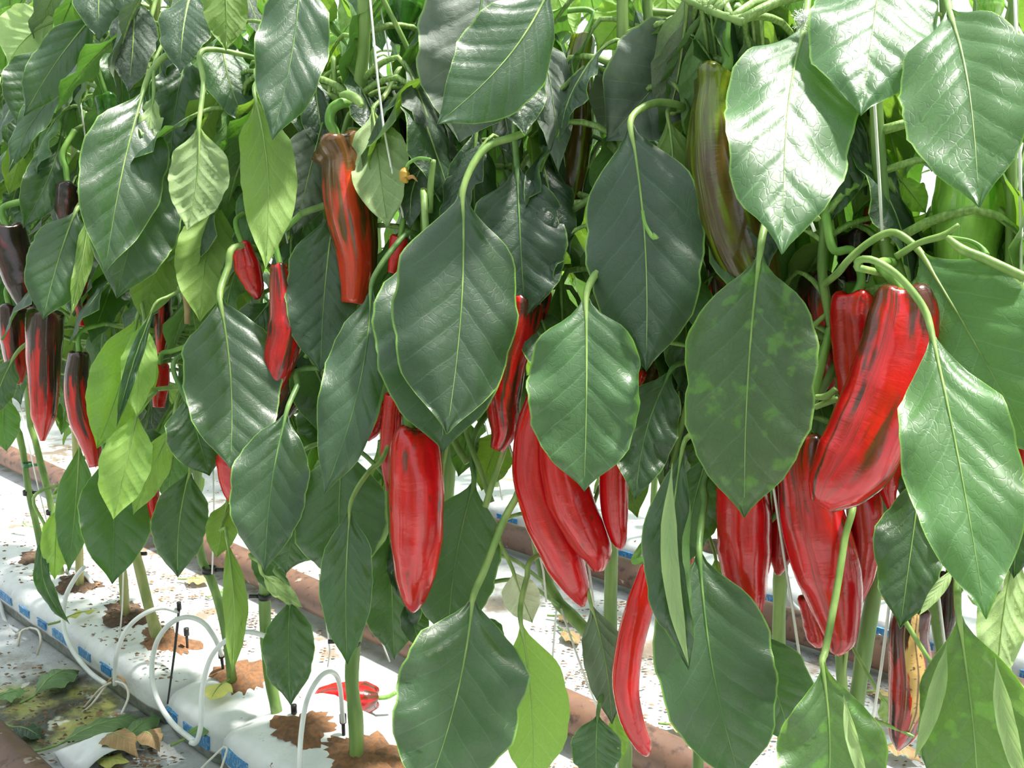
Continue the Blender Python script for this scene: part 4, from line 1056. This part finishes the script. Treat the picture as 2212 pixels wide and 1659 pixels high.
# ------------------------------------------------------------------ fallen leaves and litter
def fallen(x0, y0, x1, y1, w, tone, label, z=0.006, bend=0.10, **kw):
    a, b = pxz(x0, y0, z), pxz(x1, y1, z); d = proj(a)[2]
    sd = int(x0 + y0 * 3)
    V, Fc, UV, ED, mid = blade(a, b, w * d / F, Vector((0, 0, 1)), nl=16, nw=5, bend=bend, fold=-0.15, curl=-0.25, wave=0.0035, pucker=0.0016, seed=sd, **kw)
    lift = max(0.0, z + 0.002 - min(v.z for v in V)); V = [v + Vector((0, 0, lift)) for v in V]
    o = link('fallen_leaf', [v - a for v in V], Fc, LEAF[tone], uv=UV, uv2=ED); o.location = a
    path = [a + (a - b) * 0.30 + Vector((0, 0, 0.003)), a + Vector((0, 0, lift))] + [mid[k][0] + Vector((0, 0, lift)) for k in (4, 9, 14)]
    tube('petiole', path, [0.0022, 0.0022, 0.0016, 0.001, 0.0005], M_PET, o, sides=6)
    tag(o, label, 'leaf', 'fallen leaves on the floor')
fallen(75, 1505, 172, 1452, 90, 'f', 'fallen green leaf lying crumpled beside the far grow bag', bend=0.2)
fallen(-10, 1515, 62, 1500, 56, 'f', 'small fallen green leaf at the left edge of the floor')
fallen(130, 1610, 312, 1552, 78, 'f', 'large pale green fallen leaf near the lower left corner')
fallen(262, 1612, 350, 1545, 60, 'f', 'fallen green leaf overlapping the large pale one')
fallen(28, 1575, 90, 1598, 48, 'd', 'dark green leaf lying by the rusty pipe corner')
fallen(212, 1612, 300, 1640, 70, 'r', 'curled dry brown leaf near the lower left corner', bend=0.35)
fallen(300, 1600, 345, 1628, 60, 'r', 'crisp tan leaf scrap below the drip loop', bend=0.4)
fallen(205, 1650, 280, 1652, 50, 'k', 'yellowish dead leaf at the bottom edge')
fallen(488, 1480, 455, 1520, 66, 'k', 'bright yellow leaf resting on the short grow bag', z=0.092)
fallen(398, 1600, 490, 1555, 50, 'f', 'light green leaf wedged between two grow bags', z=0.05)
fallen(130, 1345, 215, 1322, 22, 'k', 'thin yellow dry leaf lying on top of the far grow bag', z=0.088)
fallen(460, 1290, 500, 1280, 30, 'f', 'grey-green dead leaf on the sheet behind the front bags')
fallen(400, 1255, 452, 1262, 40, 'r', 'brown dead leaf on the sheet under the clip')
fallen(1200, 1335, 1260, 1345, 44, 'r', 'brown dead leaf beyond the forked stem')
fallen(1215, 1365, 1250, 1395, 40, 'r', 'dry brown leaf fragment on the sheet behind the thin pepper')
fallen(1440, 1570, 1500, 1585, 40, 'r', 'brown dry leaf right of the lowest pepper tip')
fallen(1880, 1500, 1930, 1512, 40, 'r', 'brown dead leaf on the sheet left of the rotting pepper')
fallen(1900, 1620, 1990, 1650, 60, 'r', 'curled tan leaf at the bottom edge under the rotting pepper', bend=0.3)
fallen(60, 1140, 95, 1175, 50, 'f', 'light green fallen leaf beyond the left stems')
fallen(20, 1160, 60, 1185, 40, 'k', 'yellow-green fallen leaf at the far left')

r4 = random.Random(3); V, Fc = [], []
def crumb(p, s):
    k = len(V); m = r4.randint(3, 5); a0 = r4.uniform(0, 6.28)
    for j in range(m):
        a = a0 + 6.283 * j / m; q = s * r4.uniform(0.4, 1.2)
        V.append(p + Vector((q * math.cos(a), q * math.sin(a) * 0.6, r4.uniform(0.0, 0.5) * s)))
    V.append(p + Vector((0, 0, s * 0.5)))
    for j in range(m): Fc.append((k + j, k + (j + 1) % m, k + m))
zones = [(-30, 1440, 380, 1659, 420), (0, 1240, 800, 1420, 500), (1180, 1300, 1520, 1659, 420), (1500, 1400, 2212, 1659, 500), (0, 960, 700, 1250, 350)]
for (x0, y0, x1, y1, n) in zones:
    for _ in range(n):
        x, y = r4.uniform(x0, x1), r4.uniform(y0, y1); p = pxz(x, y, 0.004)
        qq = p.dot(N)
        if 0.66 < qq < 0.90: p.z = 0.090
        if abs(qq - P0Q) < 0.05 or abs(qq - P1Q) < 0.05 or abs(qq - P2Q) < 0.05: continue
        if p.z > 0.05 and not (0.70 < qq < 0.87): continue
        cl = r4.random() < 0.4
        for _k in range(r4.randint(2, 5) if cl else 1):
            crumb(p + Vector((r4.gauss(0, 0.012), r4.gauss(0, 0.012), 0)) * (1 if cl else 0), r4.uniform(0.002, 0.008))
M_LITTER = simple('plant_litter', (0.30, 0.18, 0.09), 0.9, (0.10, 0.07, 0.045), 40.0)
tag(link('litter', V, Fc, M_LITTER, smooth=False), 'brown crumbs of dry leaf and coir scattered on the floor sheet', 'litter', kind='stuff')

# torn flap of white film by the lower left corner
fv, ff = [], []; c0 = pxz(215, 1632, 0.0)
for i in range(9):
    for j in range(9):
        u, v = i / 8, j / 8
        fv.append(Vector(-R * 0.05 + R * 0.10 * u + N * (0.11 * v - 0.055)) + Vector((0, 0, 0.008 + 0.026 * math.sin(math.pi * v) * (0.6 + 0.4 * math.sin(5 * u)) + 0.006 * math.sin(9 * u + 4 * v))))
for i in range(8):
    for j in range(8): ff.append((i * 9 + j, (i + 1) * 9 + j, (i + 1) * 9 + j + 1, i * 9 + j + 1))
o = link('film_scrap', fv, ff, simple('white_film', (0.84, 0.85, 0.86), 0.35)); o.location = c0
md = o.modifiers.new('thick', 'SOLIDIFY'); md.thickness = 0.001
tag(o, 'torn scrap of white plastic film near the lower left pipe', 'plastic scrap')

# withered flower bud on its stalk and other small plant bits
def bit(name, pts, rad, mat, pl_near, L): 
    P3 = [px(x, y, front(x, L)) for x, y in pts]; pl, st = nearest_stem(P3[0], -0.1, 0.1)
    return tube(name, P3, [r * proj(P3[0])[2] / F for r in rad], mat, pl.root, n=5 * len(pts), sides=8)
bit('withered_bud', [(878, 362), (874, 372), (874, 386), (880, 394)], [3, 11, 11, 3], M_BUD, None, 1.2)
bit('bud_stalk', [(930, 345), (905, 342), (884, 352), (878, 362)], [4, 4, 4, 4], M_STALK, None, 1.2)
bit('stamen_remains', [(882, 384), (892, 382), (902, 392)], [5, 4, 1], M_DRYFLOWER, None, 1.2)
bit('cut_stub', [(928, 460), (930, 400), (936, 345)], [8, 7, 6], M_STEM, None, 1.5)
bit('node_swelling', [(735, 205), (752, 205), (772, 216), (782, 230)], [5, 10, 11, 6], M_PET, None, 1.2)
bit('tendril', [(1388, 455), (1394, 485), (1410, 512), (1418, 508)], [4, 4, 5, 9], M_STALK, None, 0.2)
bit('dry_twig', [(398, 625), (404, 660), (404, 700)], [7, 7, 6], M_DRYSTEM, None, 2)
bit('curled_shoot', [(1770, 468), (1762, 472), (1750, 460), (1748, 440)], [6, 7, 7, 5], M_PET, None, .6)
bit('side_shoot', [(2045, 512), (2080, 540), (2130, 560), (2215, 600)], [6, 11, 10, 10], M_PET, None, .6)
bit('side_shoot', [(1935, 555), (1985, 525), (2040, 508), (2072, 485)], [8, 7, 8, 5], M_STEM, None, .7)
bit('side_shoot', [(2050, 512), (2095, 520), (2120, 535), (2128, 552)], [4, 4, 5, 10], M_STALK, None, .65)
bit('pruned_stub', [(1762, 858), (1785, 856), (1806, 840)], [6, 8, 7], M_PET, None, .5)
bit('pruned_stub', [(1760, 880), (1790, 868), (1810, 862)], [6, 7, 6], M_PET, None, .6)
bit('bare_petiole', [(1860, 1545), (1900, 1560), (1950, 1580), (1975, 1592)], [5, 4, 4, 3], M_PET, None, 1.0)
bit('bare_petiole', [(1925, 1285), (1960, 1350), (2010, 1430)], [7, 6, 5], M_STEM, None, .9)
bit('bare_petiole', [(945, 1060), (965, 960), (978, 910), (985, 890)], [7, 6, 6, 6], M_PET, None, 1.2)
bit('bare_petiole', [(1062, 1085), (1035, 1010), (1012, 950), (995, 880)], [7, 6, 6, 5], M_STEM, None, 2.2)
bit('bare_petiole', [(1010, 1000), (985, 960), (962, 905)], [8, 8, 7], M_STEM, None, 2.6)
bit('bare_petiole', [(1048, 1095), (1068, 1030), (1088, 975), (1110, 900)], [7, 7, 6, 5], M_PET, None, 2.0)
bit('bare_petiole', [(1452, 1010), (1470, 930), (1490, 850)], [7, 7, 6], M_STEM, None, 2.4)
bit('bare_petiole', [(1420, 735), (1460, 742), (1500, 750)], [6, 5, 4], M_PET, None, 1.5)
bit('bare_petiole', [(1430, 580), (1465, 568), (1500, 552)], [6, 5, 5], M_PET, None, 1.7)
# fluff of aphid down caught on a petiole
V, Fc = [], []; c0 = px(1735, 42, front(1735, -0.35)); r5 = random.Random(9)
for _ in range(170):
    a = Vector((r5.gauss(0, 1), r5.gauss(0, 1), r5.gauss(0, 1))).normalized(); b = a * r5.uniform(0.002, 0.009); b = Vector((b.x * 0.9, b.y * 0.6, b.z * 1.2))
    t2 = Vector((r5.gauss(0, 1), r5.gauss(0, 1), r5.gauss(0, 1))).normalized() * 0.005; k = len(V); w2 = t2.orthogonal().normalized() * 0.0004
    V += [b - t2 - w2, b - t2 + w2, b + t2]; Fc.append((k, k + 1, k + 2))
o = link('fluff_tuft', V, Fc, M_FLUFF); o.location = c0
tag(o, 'tuft of white fluff caught on the petiole of the bright right leaf', 'fluff', kind='stuff')
